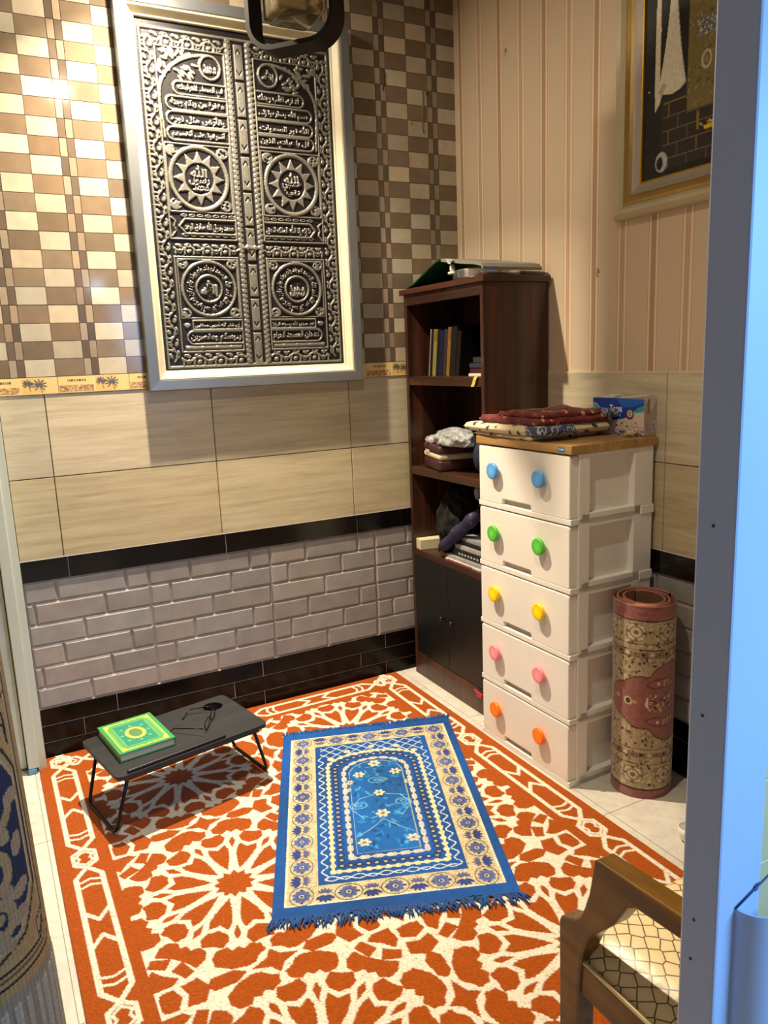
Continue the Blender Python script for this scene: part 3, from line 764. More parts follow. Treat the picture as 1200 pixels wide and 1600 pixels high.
cov = cc.build('cover', M_green, bk)
cvk.mesh('cover_design', lambda U, V, H: (U - bw_, bl_ - V, np.full_like(U, BT + .0003)), M_cover, cov)

# glasses
gl = thing('eyeglasses', 'thin dark framed eyeglasses with open temples on the lap desk', 'eyeglasses', (-1.41, -.515, DH + .0004), 0)
M_frame = mat('dark_bronze_frame', (26, 20, 20), .25, .7); M_tip = mat('black_temple_tip', (12, 12, 12), .4)
O = Vector((-1.41, -.515, 0)); fA, fB = Vector((-1.362, -.432, 0)) - O, Vector((-1.452, -.588, 0)) - O
ax = (fB - fA); Lw = ax.length; ax.normalize(); ctrp = (fA + fB) / 2
M_lens = newmat('clear_lens'); bsdf = M_lens[2]; bsdf.inputs['Transmission Weight'].default_value = 1; bsdf.inputs['Roughness'].default_value = .02; bsdf.inputs['IOR'].default_value = 1.1; bsdf.inputs['Base Color'].default_value = (.93, .93, .93, 1); M_lens = M_lens[0]
for sg in (-1, 1):
    c = ctrp + ax * (sg * .038); rim = []
    for k in range(28):
        a = 2 * PI * k / 28; ex = abs(cos(a)) ** .7 * (1 if cos(a) > 0 else -1) * .030; ez = abs(sin(a)) ** .7 * (1 if sin(a) > 0 else -1) * .0165
        rim.append(c + ax * ex + Vector((0, 0, ez + .0195)))
    m = MB(); m.tube(rim, .0017, 6, closed=True); m.build('rim', M_frame, gl)
    ln = MB(); ln.add(rim, [list(range(28))], 0); n_ = ax.cross(Vector((0, 0, 1))) * .0012; ln.add([p + n_ for p in rim], [list(range(28))[::-1]], 0); ln.build('lens', M_lens, gl)
br = MB(); br.tube([ctrp + ax * -.009 + Vector((0, 0, .026)), ctrp + Vector((0, 0, .030)), ctrp + ax * .009 + Vector((0, 0, .026))], .0014, 6); br.build('bridge', M_frame, gl)
for P0, Pm, P1 in ((fA, Vector((-1.452, -.385, 0)) - O, Vector((-1.486, -.428, 0)) - O), (fB, Vector((-1.535, -.505, 0)) - O, Vector((-1.560, -.520, 0)) - O)):
    t = MB(); h = Vector((0, 0, .026))
    pts = [P0 + h, P0.lerp(Pm, .5) + Vector((0, 0, .021)), Pm + Vector((0, 0, .014)), Pm.lerp(P1, .5) + Vector((0, 0, .008)), P1 + Vector((0, 0, .0016))]
    t.tube(pts, [.0017, .0017, .0019, .0022, .0018], 6); tm = t.build('temple', M_frame, gl)
# ================================================================== SILVER RELIEF IN A GREY FRAME
M_silverframe = mat('brushed_silver_frame', (128, 132, 136), .4, .6, var=.1, vscale=8, stretch=(1, 1, 1))
M_cream = mat('cream_inner_moulding', (206, 199, 172), .45)
def reliefmat():
    m, nt, b = newmat('embossed_silver_on_black')
    a = N(nt, 'ShaderNodeAttribute', attribute_name='Col'); v = coords(nt)
    n = noise(nt, v, 120, 4)
    k = ramp(nt, n.outputs['Fac'], [(.3, (.72, .71, .68, 1)), (.7, (1, 1, 1, 1))])
    nt.links.new(mix(nt, 1, a.outputs['Color'], k, 'MULTIPLY'), b.inputs['Base Color'])
    sp = N(nt, 'ShaderNodeSeparateColor'); nt.links.new(a.outputs['Color'], sp.inputs['Color'])
    mr = N(nt, 'ShaderNodeMapRange'); mr.inputs['From Min'].default_value = .05; mr.inputs['From Max'].default_value = .3; mr.inputs['To Max'].default_value = .6
    nt.links.new(sp.outputs[0], mr.inputs['Value']); nt.links.new(mr.outputs['Result'], b.inputs['Metallic'])
    b.inputs['Roughness'].default_value = .40; bump(nt, b, n.outputs['Fac'], .25, .0015); return m
M_relief = reliefmat()
def mitre(mb, x0, x1, z0, z1, prof, F=None, mi=0):
    """picture-frame moulding; prof = [(inset, out)], mapped (x, z, out)"""
    F = F or (lambda x, z, o: (x, -o, z)); rings = []
    for i, o in prof: rings.append([F(x0 + i, z0 + i, o), F(x1 - i, z0 + i, o), F(x1 - i, z1 - i, o), F(x0 + i, z1 - i, o)])
    n = len(prof)
    for k in range(4):
        vs = []; 
        for r in rings: vs += [r[k], r[(k + 1) % 4]]
        mb.add(vs, [(2 * i, 2 * i + 1, 2 * i + 3, 2 * i + 2) for i in range(n - 1)], mi, False)
X0, X1, ZZ0, ZZ1, FD = -1.413, -.523, 1.3665, 2.731, .062
art = thing('framed_relief', 'large silver embossed panel with arabic calligraphy in a grey frame on the tiled wall', 'framed picture', ((X0 + X1) / 2, -.013, ZZ0))
ox, oz = (X0 + X1) / 2, ZZ0
FA = lambda x, z, o: (x - ox, -o + .0, z - oz)
f = MB(); FDo = FD - .013
mitre(f, X0, X1, ZZ0, ZZ1, [(0, .0), (0, FDo - .004), (.003, FDo), (.037, FDo - .002), (.039, FDo - .007), (.040, .018)], FA)
f.build('frame', M_silverframe, art)
f = MB(); mitre(f, X0 + .0395, X1 - .0395, ZZ0 + .0395, ZZ1 - .0395, [(0, .018), (0, FDo - .008), (.002, FDo - .005), (.008, FDo - .006), (.0095, FDo - .011), (.026, FDo - .028), (.031, FDo - .029), (.033, FDo - .032), (.033, .008)], FA)
f.build('inner_moulding', M_cream, art)
PX0, PX1, PZ0, PZ1 = X0 + .0725, X1 - .0725, ZZ0 + .0725, ZZ1 - .0725
pw, ph = PX1 - PX0, PZ1 - PZ0
SIL, SD, BK = (128, 126, 119), (100, 98, 92), (24, 22, 25)
kc = Canvas(pw, ph, .0019, BK); H1, H2 = .0045, .006
sx_ = pw / .735; sy_ = ph / 1.192
class Sc:   # measured layout units -> panel
    pass
def Q(u, v): return (u * sx_, v * sy_)
def KL(pts, wd, c=SIL, h=H1, closed=False): kc.line([Q(*p) for p in pts], wd * (1.25 if c is SIL else 1), c, h, closed)
def KR(u0, u1, v0, v1, c, h): kc.rect(u0 * sx_, u1 * sx_, v0 * sy_, v1 * sy_, c, h)
def KE(u, v, a, b, c=SIL, h=H1, rot=0, ring=0): kc.ell(u * sx_, v * sy_, a * (1.2 if a < .012 and c is SIL else 1), b * (1.25 if a < .012 and c is SIL else 1), c, h, rot, ring)
def leafrun(p, q, n, amp, flip=1):
    """scroll border of leaves and buds"""
    p, q = np.array(p, float), np.array(q, float); d = q - p; L = np.hypot(*d); d /= L; nn = np.array([-d[1], d[0]]) * flip
    ang = math.atan2(d[1], d[0]); st = L / n
    pts = [p + d * (t * L) + nn * amp * .35 * sin(2 * PI * n * t / 2) for t in np.linspace(0, 1, n * 10)]
    KL(pts, .0055)
    for k in range(n):
        c = p + d * st * (k + .5); s = 1 if k % 2 == 0 else -1
        KE(*(c - nn * s * amp * .42), .0085, .0055, rot=ang + .5 * s); KE(*(c + nn * s * amp * .42), .009, .0065, rot=ang - .6 * s, ring=.0035)
        e = p + d * st * k
        KE(*(e + nn * amp * .62), .0035, .0085, rot=ang); KE(*(e + nn * amp * .1), .0075, .0045, rot=ang + .8)
        KE(*(e - nn * amp * .55 + d * st * .2), .006, .0035, rot=ang - .4)
Wd, Hd = .735, 1.192
KL([(.014, .028), (Wd - .014, .028), (Wd - .014, 1.180), (.014, 1.180)], .0065, closed=True)
leafrun((.038, .06), (.038, 1.160), 26, .030); leafrun((Wd - .038, .06), (Wd - .038, 1.160), 26, .030, -1)
leafrun((.05, .058), (.315, .058), 7, .026); leafrun((Wd - .05, .058), (Wd - .315, .058), 7, .026, -1)
leafrun((.07, 1.152), (.315, 1.152), 6, .026); leafrun((Wd - .07, 1.152), (Wd - .315, 1.152), 6, .026, -1)
leafrun((.075, .756), (.315, .756), 7, .022); leafrun((Wd - .075, .756), (Wd - .315, .756), 7, .022, -1)
# centre: two twisted ropes and a column of plaques
for u in (.329, Wd - .329):
    KR(u - .012, u + .012, .03, 1.178, SD, .003)
    for k in range(62):
        v = .04 + k * .0185; KE(u, v, .0115, .0062, SIL, H2, rot=.75 if u < .36 else -.75)
        KE(u + .006, v + .006, .003, .003, BK, .0005)
for k in range(9):
    a, b = .044 + k * .1265, .044 + k * .1265 + .117
    if k > 5: a += .005; b += .005
    KR(.3515, Wd - .3515, a, b, SIL, H1)
    for (vv, s) in ((a + .022, -1), (b - .022, 1)):
        KL([(.3675 - .009, vv - s * .008), (.3675, vv + s * .006), (.3675 + .009, vv - s * .008)], .0042, BK, .001)
    KL([(.3555, a + .004), (.3555, b - .004)], .002, SD, .003); KL([(Wd - .3555, a + .004), (Wd - .3555, b - .004)], .002, SD, .003)
def half(mir, T):
    m = (lambda u: u) if not mir else (lambda u: Wd - u)
    def box(u0, u1, v0, v1, wd=.005): KL([(m(u0), v0), (m(u1), v0), (m(u1), v1), (m(u0), v1)], wd, closed=True)
    def txt(s, u0, u1, v0, v1, bold=.016, h=H2):
        bold *= 1.9
        a, b = sorted((m(u0), m(u1))); kc.text(arabic(s), a * sx_, b * sx_, v0 * sy_, v1 * sy_, SIL, h, bold)
    box(.064, .312, .082, .722)
    # arch with foliage
    arcp = [(m(.066 + .19 * (1 - cos(t))), .245 - .150 * sin(t)) for t in np.linspace(0, PI / 2, 16)]
    KL(arcp, .009); KL([(m(.066), .245), (m(.075), .38)], .006)
    for k in range(26):
        t = rng.random(); r = rng.random()
        u = .072 + .13 * t * r ** .5; v = .09 + (1 - t) * .10 * r
        KE(m(u), v, .005 + .008 * rng.random(), .0035 + .003 * rng.random(), SIL, H1, rot=rng.random() * 3)
    for k in range(10):
        KE(m(.135 + .085 * k / 13 + .01 * (k % 2)), .170 - .03 * k / 13 + .016 * (k % 3 - 1), .011, .0045, SIL, H1, rot=(.6 if not mir else -.6) + .4 * (k % 3 - 1))
    KE(m(.257), .134, .042, .044, SIL, H2); KE(m(.257), .134, .033, .035, BK, .0005); txt(T['name'], .233, .281, .115, .155, .03)
    # four inscription cartouches
    for s, (u0, v0, v1) in zip(T['rows'], ((.118, .190, .232), (.088, .240, .284), (.086, .291, .335), (.084, .342, .385))):
        r = (v1 - v0) / 2
        KL([(m(.305), v0), (m(u0 + r), v0)] + [(m(u0 + r - r * sin(t)), v0 + r - r * cos(t)) for t in np.linspace(.2, PI - .2, 9)] + [(m(u0 + r), v1), (m(.305), v1)], .0055)
        txt(s, u0 + r * .75, .301, v0 + .006, v1 - .005, .02)
    # sun medallion
    c = (m(.186), .512)
    box(.070, .306, .398, .628, .0045)
    for su in (-1, 1):
        for sv in (-1, 1):
            KE(c[0] + su * .094, c[1] + sv * .091, .022, .020, SIL, H1)
            for k in range(5): KE(c[0] + su * (.075 + .03 * rng.random()), c[1] + sv * (.075 + .03 * rng.random()), .0045, .004, BK, .001)
    KE(*c, .114, .116, SIL, H1); KE(*c, .1135, .1155, SIL, H2, ring=.010); KE(*c, .099, .101, BK, .0005)
    for k in range(12):
        a = 2 * PI * k / 12 - PI / 2; P = lambda r, d: Q(c[0] + r * cos(a + d), c[1] + r * sin(a + d))
        kc.poly([P(.095, 0), P(.060, .27), P(.060, -.27)], SIL, H1)
    KE(*c, .064, .065, SIL, H1); KE(*c, .0535, .0545, BK, .0005)
    for s, (du, dv, w, h) in zip(T['sun'], ((0, -.024, .062, .042), (.0, .006, .078, .036), (.004, .030, .060, .026))):
        a = sorted((c[0] - w / 2 + du, c[0] + w / 2 + du)); kc.text(arabic(s), a[0] * sx_, a[1] * sx_, (c[1] + dv - h / 2) * sy_, (c[1] + dv + h / 2) * sy_, SIL, H2, .036)
    # lower cartouche with scalloped frame
    for v in (.640, .708):
        for k in range(7): KE(m(.118 + .030 * k), v, .013, .0055, SIL, H1, ring=.0035)
    KL([(m(.305), .652), (m(.120), .652), (m(.098), .678), (m(.120), .702), (m(.305), .702)], .006)
    KL([(m(.070), .648), (m(.085), .660), (m(.078), .678), (m(.085), .694), (m(.070), .712)], .005)
    txt(T['mid'], .118, .302, .659, .697, .018)
    # lower panel: ring inscription
    box(.070, .310, .785, 1.126); box(.078, .304, .793, 1.004, .0035)
    c = (m(.190), .898)
    for su in (-1, 1):
        for sv in (-1, 1):
            KE(c[0] + su * .093, c[1] + sv * .088, .020, .018, SIL, H1)
            for k in range(5): KE(c[0] + su * (.080 + .025 * rng.random()), c[1] + sv * (.078 + .02 * rng.random()), .004, .0035, BK, .001)
    KE(*c, .108, .105, SIL, H2, ring=.011); KE(*c, .097, .094, BK, .0005)
    full = 2 * PI * .985
    def warp(u, v): a = PI / 2 - u * full - .1; r = .058 + v * .034; return Q(c[0] + r * sin(a + PI / 2) * 1.0, c[1] - r * cos(a + PI / 2))
    T_, (x0, x1, y0, y1) = glyphs(arabic(T['ring']), .034)
    for tri in T_:
        q = []
        for x, y in tri:
            t = (x - x0) / (x1 - x0); a = -PI + 2 * PI * .985 * t; r = .056 + .037 * (y - y0) / (y1 - y0); q.append(Q(c[0] + r * sin(a), c[1] - r * cos(a)))
        kc.poly(q, SIL, H2)
    KE(*c, .0535, .053, SIL, H2, ring=.0085); txt(T['core'], (.190 - .033), (.190 + .033), .868, .928, .03)
    KL([(m(.305), 1.013), (m(.118), 1.013), (m(.118), 1.046), (m(.305), 1.046)], .005); KE(m(.096), 1.030, .012, .009, SIL, H1)
    txt(T['s1'], .124, .302, 1.018, 1.042, .018)
    KL([(m(.305), 1.052), (m(.115), 1.052)] + [(m(.115 - .022 * sin(t)), 1.075 - .023 * cos(t)) for t in np.linspace(.2, PI - .2, 8)] + [(m(.115), 1.098), (m(.305), 1.098)], .0055)
    txt(T['s2'], .105, .302, 1.058, 1.094, .018)
    KR(*sorted((m(.082), m(.303))), 1.104, 1.121, SD, .003); KR(*sorted((m(.086), m(.300))), 1.108, 1.117, SIL, H1)
    for k in range(4): KE(m(.092 + .056 * k), 1.1125, .005, .005, SIL, H2)
half(True, dict(name='الله', rows=('قد نرى تقلب وجهك', 'بسم الله وسارعوا إلى', 'الله نور السموات', 'قل يا عبادي الذين'), sun=('الله', 'حسبي', 'ربي'), mid='لا إله إلا الله الملك الحق',
    ring='قل هو الله أحد الله الصمد لم يلد ولم يولد ولم يكن له كفوا أحد', core='محمد', s1='لقد صدق الله رسوله الرؤيا', s2='لتدخلن المسجد الحرام'))
half(False, dict(name='محمد', rows=('في السماء فلنولينك', 'مغفرة من ربكم وجنة', 'والأرض مثل نوره', 'أسرفوا على أنفسهم'), sun=('الله', 'رسول', 'محمد'), mid='محمد رسول الله صادق الوعد',
    ring='قل هو الله أحد الله الصمد لم يلد ولم يولد ولم يكن له كفوا أحد', core='الله', s1='إن شاء الله آمنين محلقين', s2='رءوسكم ومقصرين'))
KR(.322, Wd - .322, .742, .752, SIL, .0065); KE(.352, .747, .006, .008, SIL, .008); KE(Wd - .352, .747, .006, .008, SIL, .008)
kc.smooth(2); kc.hgt += .0004 * rng.random(kc.hgt.shape) * (kc.col[..., 0] > 60)
kc.mesh('relief_panel', lambda U, V, H: (PX0 - ox + U, -(.010 + H), PZ1 - oz - V), M_relief, art)

# ================================================================== BLACK AND GOLD PICTURE ON THE RIGHT WALL
M_champ = mat('champagne_moulding', (196, 184, 152), .4, .15); M_gold = mat('gold_moulding', (168, 138, 76), .32, .55, bmp=.2, bscale=200)
M_rose = mat('silver_beaded_fillet', (182, 172, 164), .35, .5, bmp=.5, bscale=300); M_gline = mat('bright_gold_fillet', (226, 178, 40), .25, .7)
PY0, PY1, PZ0b, PZ1b, PD = -1.0, -1.775, 1.872, 2.80, .042
FB = lambda a, z, o: (-o, PY0 - a - (PY0 + PY1) / 2, z - PZ0b)
pic = thing('framed_picture', 'gold framed black picture of a draped brick shrine on the striped wallpaper', 'framed picture', (-.0042, (PY0 + PY1) / 2, PZ0b))
LW = PY0 - PY1; LH = PZ1b
def mm(name, prof, m): 
    b = MB(); mitre(b, 0, LW, PZ0b, PZ1b, prof, FB); return b.build(name, m, pic)
mm('frame', [(0, 0), (0, .022), (.004, .030), (.016, .040), (.028, .036), (.040, .024)], M_champ)
mm('gold_band', [(.040, .0255), (.050, .029), (.062, .025), (.070, .018)], M_gold)
mm('beaded_fillet', [(.070, .019), (.074, .022), (.080, .019), (.098, .012)], M_rose)
mm('gold_fillet', [(.098, .0125), (.100, .0145), (.1035, .0125), (.104, .004)], M_gline)
gw, gh = LW - .206, PZ1b - PZ0b - .206
gc = Canvas(gw, gh, .0022, (20, 19, 19)); gH = gh
def V_(z): return PZ1b - .103 - z      # height -> v
GO, GOD, WH = (126, 108, 60), (84, 74, 42), (228, 220, 198)
def hx(y): return PY0 - .103 - y        # y -> u
# masonry with gold joints
u_l = .072
gc.rect(u_l, gw, V_(2.20), gh, (44, 36, 32))
for r in range(7):
    v = V_(2.185) + r * .040; sk = .0
    gc.line([(u_l + .01, v), (gw, v)], .0028, (142, 118, 64), .001)
    for k in range(12):
        uu = u_l + .03 + k * .072 + (.036 if r % 2 else 0)
        if uu < gw: gc.line([(uu, v), (uu, v + .040)], .0026, (132, 110, 62), .001)
gc.rect(0, gw, V_(1.995), gh, (18, 18, 20))
# white drapes hanging from the top
for mir in (0, 1):
    M_ = (lambda u: u) if not mir else (lambda u: gw - u)
    def P_(pts, c, h): gc.poly([(M_(u), v) for u, v in pts], c, h)
    P_([(.052, 0), (.060, 0), (.066, V_(2.40)), (.064, V_(2.24)), (.085, V_(2.252)), (.066, V_(2.19)), (.048, V_(2.17)), (.045, V_(2.24)), (.044, V_(2.38))], WH, .003)
    cu0 = .114
    top, bot = 0, V_(2.225); pts_l = []; pts_r = []
    for t in np.linspace(0, 1, 14):
        w = .005 + .050 * t ** 2.4; pts_l.append((cu0 - w, top + (bot - top) * t)); pts_r.append((cu0 + w * .95, top + (bot - top) * t))
    P_(pts_l + [(cu0 - .03, bot + .014), (cu0, bot + .020), (cu0 + .03, bot + .014)] + pts_r[::-1], WH, .004)
    P_([(.080, V_(2.245)), (.095, V_(2.236)), (.072, V_(2.205)), (.060, V_(2.225))], (188, 180, 158), .003)
    gc.ell(M_(.098), V_(2.50), .010, .022, (120, 108, 60), .003); gc.ell(M_(.095), V_(2.515), .005, .006, (206, 194, 140), .004)
    gc.ell(M_(.080), V_(2.018), .024, .030, (190, 190, 186), .006); gc.ell(M_(.074), V_(2.015), .013, .019, (24, 24, 24), .001); gc.ell(M_(.022), V_(2.235), .003, .003, (190, 190, 190), .002)
# door curtain of gold embroidery with two flaps
gc.rect(.170, gw - .170, 0, V_(2.135), GOD, .004); gc.rect(.174, gw - .174, 0, V_(2.14), (124, 108, 62), .005)
for k in range(420):
    uu = .172 + rng.random() * (gw - .344); vv = rng.random() * V_(2.145)
    gc.ell(uu, vv, .003 + .005 * rng.random(), .003, [(140, 122, 70), (84, 74, 42), (120, 108, 66), (150, 138, 92)][k % 4], .005 + .002 * rng.random(), rot=rng.random() * 3)
gc.rect(gw / 2 - .008, gw / 2 + .008, V_(2.305), V_(2.12), (40, 36, 26), .002)
gc.rect(.206, gw - .206, V_(2.376), V_(2.325), (120, 118, 112), .007)
for k in range(160): gc.ell(.209 + rng.random() * (gw - .418), V_(2.372) + rng.random() * .044, .003, .0022, [(196, 194, 188), (84, 82, 78)][k % 2], .0085, rot=rng.random() * 3)
for k in range(9):
    for vv in (V_(2.54), V_(2.445)): gc.ell(.200 + k * (gw - .400) / 8, vv, .010, .012, (150, 136, 92), .007, ring=.004)
for s in (-1, 1): 
    gc.ell(gw / 2 + s * .042, V_(2.262), .019, .026, (188, 180, 150), .008, ring=.008); gc.ell(gw / 2 + s * .042, V_(2.262), .006, .010, (150, 142, 110), .008)
    gc.ell(gw / 2 + s * .045, V_(2.17), .022, .014, (126, 112, 66), .007, ring=.005)
for s in (-1, 1): gc.rect(gw / 2 + s * .070 - .004, gw / 2 + s * .070 + .004, V_(2.13), V_(2.08), (150, 122, 34), .004)
for k in range(60): gc.ell(gw / 2 + rng.normal(0, .022), V_(2.095) + rng.random() * .022, .006, .0032, [(222, 180, 50), (190, 148, 30), (240, 208, 96)][k % 3], .008, rot=rng.random())
gc.rect(gw / 2 - .045, gw / 2 + .045, V_(2.083), V_(2.074), (232, 190, 50), .008)
gc.smooth(1)
M_pic = attrmat('velvet_and_gold_relief', .55, var=.25, vscale=90, bmp=.4, bscale=350)
gc.mesh('picture_relief', lambda U, V, H: (-(.006 + H), PY0 - .103 - U - (PY0 + PY1) / 2, PZ1b - .103 - V - PZ0b), M_pic, pic)
# ================================================================== BOOKCASE
M_wal = woodmat('dark_walnut_laminate', (22, 9, 5), (88, 50, 33), 'z', .36, 20, .7, .15)
M_walh = woodmat('dark_walnut_laminate_shelf', (32, 15, 9), (74, 42, 26), 'y', .36, 20, .7, .15)
M_bdoor = mat('black_cabinet_door', (15, 15, 16), .42, var=.2)
BX0, BX1, BY0, BY1, BH = -.312, -.012, -.050, -.640, 1.735
bcs = thing('bookcase', 'tall dark walnut bookcase with two black doors in the corner', 'bookcase', ((BX0 + BX1) / 2, (BY0 + BY1) / 2, 0))
bxc, byc = (BX0 + BX1) / 2, (BY0 + BY1) / 2
def bb(name, x0, x1, y0, y1, z0, z1, m, bev=.0012, par=None):
    b = MB(); b.box(x0 - bxc, x1 - bxc, y0 - byc, y1 - byc, z0, z1, bev, 1); return b.build(name, m, par or bcs)
TH = .022
bb('side_panel', BX0, BX1, BY0 - TH, BY0, 0, BH - .022, M_wal); bb('side_panel', BX0, BX1, BY1, BY1 + TH, 0, BH - .022, M_wal)
bb('top_panel', BX0 - .012, BX1, BY1 - .018, BY0 + .018, BH - .022, BH, M_walh)
bb('header_rail', BX0, BX0 + .018, BY1 + TH, BY0 - TH, 1.668, BH - .022, M_walh)
bb('back_panel', BX1 - .006, BX1, BY1 + TH, BY0 - TH, .1, BH - .022, M_wal)
for z0, z1 in ((1.334, 1.370), (.944, .978), (.570, .602)): bb('shelf', BX0 + .002, BX1 - .006, BY1 + TH, BY0 - TH, z0, z1, M_walh)
bb('plinth', BX0, BX0 + .018, BY1 + TH, BY0 - TH, 0, .108, M_wal); bb('bottom_shelf', BX0 + .018, BX1 - .006, BY1 + TH, BY0 - TH, .09, .108, M_walh)
ym = (BY0 + BY1) / 2
for y0, y1, yk in ((ym + .0015, BY0 - TH - .0015, ym + .040), (BY1 + TH + .0015, ym - .0015, ym - .040)):
    d = bb('door', BX0 + .001, BX0 + .017, y0, y1, .110, .568, M_bdoor)
    k = MB(); k.lathe([(0, -.020), (.008, -.019), (.010, -.014), (.006, -.008), (.005, 0)], 16, (BX0 + .001 - bxc, yk - byc, .335), axis='x', cap=False); k.build('knob', mat('black_knob', (30, 30, 32), .3), d)

# books standing on the top shelf
M_paper = mat('paper_block', (206, 196, 168), .8)
def book(name, label, cat, base, h, depth, t, col, lean, rot=0, group=None, paper=True, cap=None):
    """spine towards -x; base = near lower corner of the spine, thickness along -y, leaning by angle lean"""
    o = thing(name, label, cat, base, 0, group); o.rotation_euler = (lean, 0, rot)
    m = mat('cover_' + label.split()[0], col, .45, var=.15, bmp=.05)
    c = MB(); c.box(0, depth, -t, -t + .0025, 0, h, .0005, 1); c.box(0, depth, -.0025, 0, 0, h, .0005, 1); c.box(0, .003, -t, 0, 0, h, .001, 1); c.build('cover', m, o)
    p = MB(); p.box(.003, depth - .003, -t + .0025, -.0025, .003, h - .003); p.build('pages', M_paper, o)
    if cap: q = MB(); q.box(-.0006, .002, -t - .0003, .0003, h * .74, h * .985, .0004, 1); q.build('spine_label', mat('spine_label', cap, .5), o)
    return o
G = 'books leaning on the top shelf'; XS = -.235; ln = .14
def bkrow(y, *a, **k): book('book', a[0], 'book', (XS + .004, y, 1.3708 + .001), *a[1:], **k)
row = [('thin black book with a white edge at the far left of the top shelf', .198, .15, .007, (150, 146, 140), None), 
       ('black slim book between the white and the yellow spines', .196, .15, .018, (18, 20, 18), None),
       ('pale yellow book leaning third from the left on the top shelf', .196, .15, .030, (122, 112, 56), (104, 82, 32)),
       ('dark green thin book beside the pale yellow one on the top shelf', .194, .15, .014, (12, 22, 12), None),
       ('navy blue book leaning between yellow and brown spines', .190, .15, .034, (16, 19, 50), None),
       ('grey brown book leaning left of the tan spine', .192, .15, .026, (48, 36, 32), None),
       ('tan ochre book leaning right of the brown spine', .200, .15, .026, (116, 86, 40), (98, 64, 36)),
       ('dark olive book closing the leaning row on its right', .206, .15, .040, (18, 15, 9), None),
       ('blackish brown book at the right end of the leaning row', .180, .15, .030, (14, 9, 7), None)]
y = -.106
for lb, h, dp, t, c, cap in row:
    bkrow(y, lb, h, dp, t, c, ln, cap=cap); y -= (t + .0016) / cos(ln)
# lying stack at the right end of the top shelf
z = 1.3706; G2 = 'books stacked flat on the top shelf'
for lb, t, c, x0 in (('white thin book at the bottom of the flat stack on the top shelf', .011, (216, 210, 200), -.262), ('dark red book in the flat stack above the white one', .020, (60, 12, 22), -.255),
                     ('slate blue book in the flat stack above the red one', .018, (36, 44, 60), -.258), ('grey green book on top of the flat stack', .022, (34, 46, 36), -.240)):
    o = thing('book', lb, 'book', (x0, -.462, z), 0, G2); m = mat('cover_flat', c, .5)
    b = MB(); b.box(0, .16, -.150, 0, 0, .0022, .0005, 1); b.box(0, .16, -.150, 0, t - .0022, t, .0005, 1); b.box(0, .003, -.150, 0, 0, t, .0008, 1); b.build('cover', m, o)
    p = MB(); p.box(.003, .157, -.147, -.003, .0022, t - .0022); p.build('pages', M_paper, o); z += t + .0006
o = thing('bottle', 'dark green bottle standing on the flat stack of books', 'bottle', (-.165, -.505, z)); b = MB()
b.lathe([(0, 0), (.022, 0), (.024, .004), (.024, .055), (.016, .075), (.009, .085), (.009, .098)], 20); b.build('body', mat('green_glass', (14, 52, 22), .15), o)
b = MB(); b.lathe([(.0105, .094), (.0105, .110), (0, .110)], 16); b.build('cap', mat('dark_cap', (20, 26, 34), .4), o)
o = thing('small_box', 'small yellow carton on the flat stack of books', 'box', (-.200, -.575, z)); b = MB(); b.box(-.02, .05, -.032, .022, 0, .094, .001, 1, col=None); b.build('carton', mat('dark_carton', (26, 24, 20), .6), o)
b = MB(); b.box(-.0208, -.0198, -.0325, .0225, .046, .090); b.build('yellow_panel', mat('yellow_print', (176, 150, 24), .5), o)
o = thing('ribbon', 'pale yellow ribbon hanging over the top shelf edge', 'ribbon', (-.262, -.59, 1.370)); b = MB()
rp = [(0, -.004, .012), (-.03, -.002, .0035), (-.052, .0, .0015), (-.0555, .004, -.008), (-.0560, .012, -.026), (-.0575, .018, -.036)]
for k in range(len(rp) - 1):
    a, c = rp[k], rp[k + 1]; b.add([(a[0], a[1] - .008, a[2]), (a[0], a[1] + .012, a[2]), (c[0], c[1] + .012, c[2]), (c[0], c[1] - .008, c[2])], [(0, 1, 2, 3)])
    b.add([(a[0] + .0012, a[1] - .008, a[2] + .001), (a[0] + .0012, a[1] + .012, a[2] + .001), (c[0] + .0012, c[1] + .012, c[2] + .001), (c[0] + .0012, c[1] - .008, c[2] + .001)], [(3, 2, 1, 0)])
b.build('strip', mat('yellow_ribbon', (196, 168, 88), .6), o)

# middle shelf: storage box with a plastic bag on it, dark blue pouch
ob = thing('storage_box', 'maroon box with a cream band on the middle shelf', 'box', (-.225, -.235, .9786), radians(-14))
b = MB(); b.box(-.075, .10, -.11, .11, 0, .048, .012, 3); b.build('base', mat('maroon_box', (58, 26, 30), .5), ob)
b = MB(); b.box(-.0745, .0995, -.1095, .1095, .047, .074, .011, 3); b.build('cream_band', mat('cream_band', (206, 188, 156), .55), ob)
b = MB(); b.box(-.077, .102, -.112, .112, .073, .108, .012, 3); b.build('lid', mat('maroon_lid', (62, 30, 32), .5), ob)
b = MB(); b.box(-.0765, -.073, .02, .075, .066, .082, .001, 1); b.build('clasp', mat('cream_clasp', (206, 190, 162), .5), ob)
def blob(name, m, par, n, rx, ry, rz, seed, ctr=(0, 0, 0), flatb=0.0, sub=4, amp=.16, freq=3.0):
    """crumpled soft body: displaced ball, flattened underneath"""
    from mathutils import noise as mn
    bm_ = bmesh.new(); bmesh.ops.create_icosphere(bm_, subdivisions=sub, radius=1)
    for v in bm_.verts:
        p = v.co.copy(); k = 1 + amp * mn.noise(p * freq + Vector((seed, seed * 2, 0))) + amp * .55 * abs(mn.noise(p * freq * 2.3 + Vector((0, seed, 5)))) + amp * .3 * mn.noise(p * freq * 5)
        q = p * k; v.co = Vector((q.x * rx + ctr[0], q.y * ry + ctr[1], max(q.z * rz, -rz * flatb) + ctr[2]))
    b = MB(); b.bm(bm_, 0, True); return b.build(name, m, par)
mb_, nt, bs = newmat('white_plastic_bag'); v = coords(nt); n = noise(nt, v, 22, 6, .6, 1.2)
